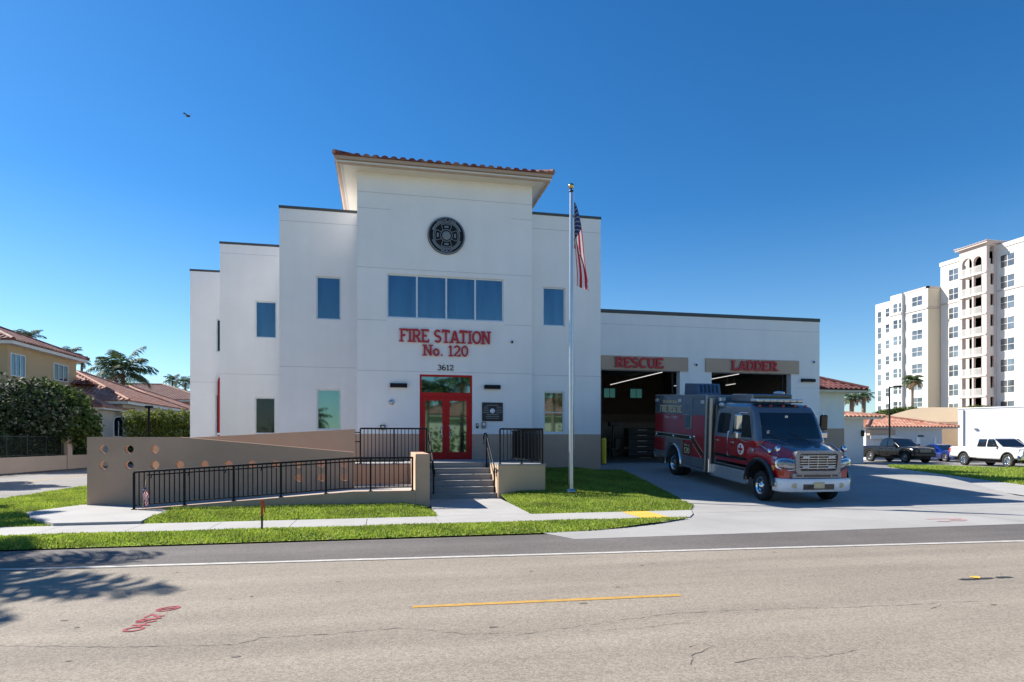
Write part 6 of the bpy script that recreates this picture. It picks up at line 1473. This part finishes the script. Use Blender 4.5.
w = MB(); w.box(XL, 100, ly0+.01, ym, 0, LZ, 0, ('-z',)); w.box(XL-.5, 100, ym, ys, 0, LZ+.15, 0, ('-z',)); w.box(XL, 100, ys, ly1, 0, LZ-.45, 0, ('-z',)); w.build("wing_wall", M['aptwhite'], AP)
w = MB(); w.box(XL+.001, 99.9, ly0-.02, ly0+.008, 0, LZ-.02, 0); w.build("wing_end", M['aptcream'], AP)
w = MB(); w.box(XL-.06, XL+.3, ly0-.06, ym, LZ, LZ+.3); w.box(XL-.06, 100, ly0-.06, ly0+.3, LZ, LZ+.3); w.box(XL-.12, XL, ly0-.1, ym, LZ-3.25, LZ-3.0); w.box(XL-.12, 100, ly0-.14, ly0-.021, LZ-3.25, LZ-3.0); w.box(XL-.6, XL-.5, ym, ys, LZ-3.25, LZ-3.0); w.build("cornice", M['aptband'], AP)
w = MB(); w.box(XW-.1, XW, 55, y_far+.1, TZ_-6.55, TZ_-6.3); w.build("string_course", M['aptband'], AP)
ty0, ty1 = at_x(986.5, 250, XT)[1], at_x(959.3, 250, XT)[1]; tz = at_x(986, 241, XT)[2]-.3
FH = 2.98; z_top = at_x(949, 269, XW)[2]
floors = [z_top - k*FH for k in range(9)]
w = MB()
ym2 = (ty0+ty1)/2
for a, b in ((ty0, ty0+.75), (ty1-.45, ty1)): w.box(XT, XT+.7, a, b, 0, floors[0]-.6, 0)
w.box(XT+.02, XT+.4, ym2-.12, ym2+.12, 0, floors[0]-.6, 0)
# arcade at the top
ring_ = []
for (c, r) in ((ty0+.75+(ym2-.12-ty0-.75)/2, (ym2-.12-ty0-.75)/2), (ym2+.12+(ty1-.45-ym2-.12)/2, (ty1-.45-ym2-.12)/2)):
    for k in range(10):
        t0, t1 = pi*k/10, pi*(k+1)/10; zc = floors[0]-.6
        w.prism([(c+r*cos(t0), zc+r*sin(t0)), (c+r*cos(t1), zc+r*sin(t1)), (c+r*cos(t1), tz), (c+r*cos(t0), tz)], 'x', XT, XT+.5, 0)
for a, b in ((ty0, ty0+.75), (ym2-.12, ym2+.12), (ty1-.45, ty1)): w.box(XT, XT+.5, a, b, floors[0]-.6, tz)
w.box(XT+.5, XW+6, ty0, ty1, floors[0]+1.3, tz); w.box(XW, XW+6, ty0+.02, ty1, 0, floors[0]+1.3)
w.box(XT+1.4, XW, ty0, ty0+.3, 0, floors[0]+1.3)
w.build("balcony_tower", M['aptpink'], AP)
w = MB(); w.box(XT-.4, XW+6.4, ty0-.4, ty1+.4, tz, tz+.25); w.build("tower_eave", M['aptpink'], AP)
w = MB(); hip_roof(w, XT-.5, XW+6.5, ty0-.5, ty1+.5, tz+.26, 10, 0, 'SWE', .45, .6, .05); w.build("tower_roof", M['aptband'], AP)
b0 = None
for k, z in enumerate(floors):
    if b0 is None:
        s = MB(); s.box(XT-.12, XW-.01, ty0+.05, ty1-.02, -2.62, -2.42); b0 = s.build("balcony", M['aptwhite'], AP)
        r = MB(); r.box(XT-.08, XT-.04, ty0+.76, ty1-.46, -1.42, -1.36); r.box(XT-.08, XT-.04, ty0+.76, ty1-.46, -2.36, -2.31)
        for y in np.arange(ty0+.8, ty1-.46, .16): r.box(XT-.075, XT-.045, y-.035, y+.035, -2.31, -1.42)
        r.box(XT+.72, XT+1.38, ty0+.08, ty0+.12, -2.4, -1.36); r.build("balustrade", M['aptwhite'], b0)
        d = MB(); d.box(XW-.04, XW-.012, ty0+.75, ty0+1.5, -2.4, -.3); d.build("glass_door", M['glassdark'], b0)
        b0.location = (0, 0, z)
    else:
        c = copy_tree(b0, AP); c.location = (0, 0, z)
def apt_window(X, y0, y1, zt, h, cols, proto=[None]): return win_px(AP, X, y0, y1, zt-h, zt, M['glasswin'], -1, cols, 2, fr=.10)
M['glasswin'] = mat("apartment_glass", (.05,.06,.075), .06, .6, col2=(.34,.36,.37), scale=.30)
def column(X, px0, px1, py_top, n, h, cols, fh):
    a, b = at_x(px1, py_top, X)[1], at_x(px0, py_top, X)[1]; zt = at_x((px0+px1)/2, py_top, X)[2]
    first = win_px(AP, X, a, b, -h, 0, M['glasswin'], -1, cols, 2, fr=.10); first.location = (0, 0, zt)
    for k in range(1, n): c = copy_tree(first, AP); c.location = (0, 0, zt - k*fh)
column(XW, 949.2, 958.6, 269, 8, 1.75, 2, FH); column(XW, 1000.8, 1014.6, 254, 9, 1.75, 2, FH)
column(XW, 1040, 1055, 240, 9, 1.75, 2, FH); column(XW, 1082, 1098, 225, 9, 1.75, 2, FH)
LF = 2.72
column(XL, 912.4, 922.6, 296.5, 8, 1.5, 2, LF); column(XL-.5, 893.6, 897.8, 304, 8, 1.45, 1, LF); column(XL-.5, 899.2, 901.6, 303, 8, 1.45, 1, LF); column(XL, 885.8, 889.6, 308.5, 8, 1.4, 1, LF); column(XL, 878, 881.5, 312, 8, 1.9, 1, LF)
# ------------------------------------------------------------------ across the street, seen in the station's glass
for i, (x, y, h, r, lb) in enumerate(((4.0,-12,6.0,3.0,"palm across the street mirrored in the left door leaf"),(7.6,-15,7.5,3.2,"palm across the street mirrored in the right door leaf"),(17.6,-17,7,3.2,"palm across the street mirrored in the right wing window"),(-7.2,-17,3.6,2.4,"low palm across the street mirrored in the left wing window"))):
    palm("palm_tree", lb, (x, y, 0), h, r, 22, 80+i, "palms across the street", .2, .1, 1.1, 3, 20, .06)
hb = [(x, -21+.4*sin(x), 1.3+.3*sin(x*1.7), 1.3, 1.0, 2.0+.6*sin(x*2.3)) for x in np.arange(-40, 60, 1.5)]
hd = leaf_cloud("hedge", hb, 14000, .17, [M['leaf_b'], M['leaf_c'], M['leaf_b']], None, 41, .5); tag(hd, "long leafy hedge across the street mirrored in the lower windows", "hedge")
sheet("far_verge", [(-80,-30),(120,-30),(120,-9),(-80,-9)], .02, M['soil'])
VB = house("house", "pale two storey house across the street mirrored in the door glass", (4, 34, -44, -30), 4.6, 18, M['housecream'], M['tilebrown'], sides='N')
# trees that shade the street from beyond the left edge
palm("palm_tree", "palm just beyond the left edge that shades the road corner", (-12.6, 13.7, 0), 5.9, 2.9, 20, 91, "palms beyond the left edge", .2, .05, .9, 0, 30, .045)
palm("palm_tree", "taller palm farther beyond the left edge that shades the lawn", (-21.3, 22.6, 0), 10.5, 2.9, 22, 92, "palms beyond the left edge", .22, .05, 1.0, 0, 24, .085)
palm("palm_tree", "palm beyond the left edge that shades the side street", (-22.5, 31.5, 0), 6.5, 3.4, 26, 93, "palms beyond the left edge", .2, .05, 1.0, 0, 22, .085)
palm("palm_tree", "second palm just beyond the left edge that shades the road", (-14.6, 13.2, 0), 6.3, 3.2, 26, 94, "palms beyond the left edge", .2, .05, .9, 0, 28, .06)
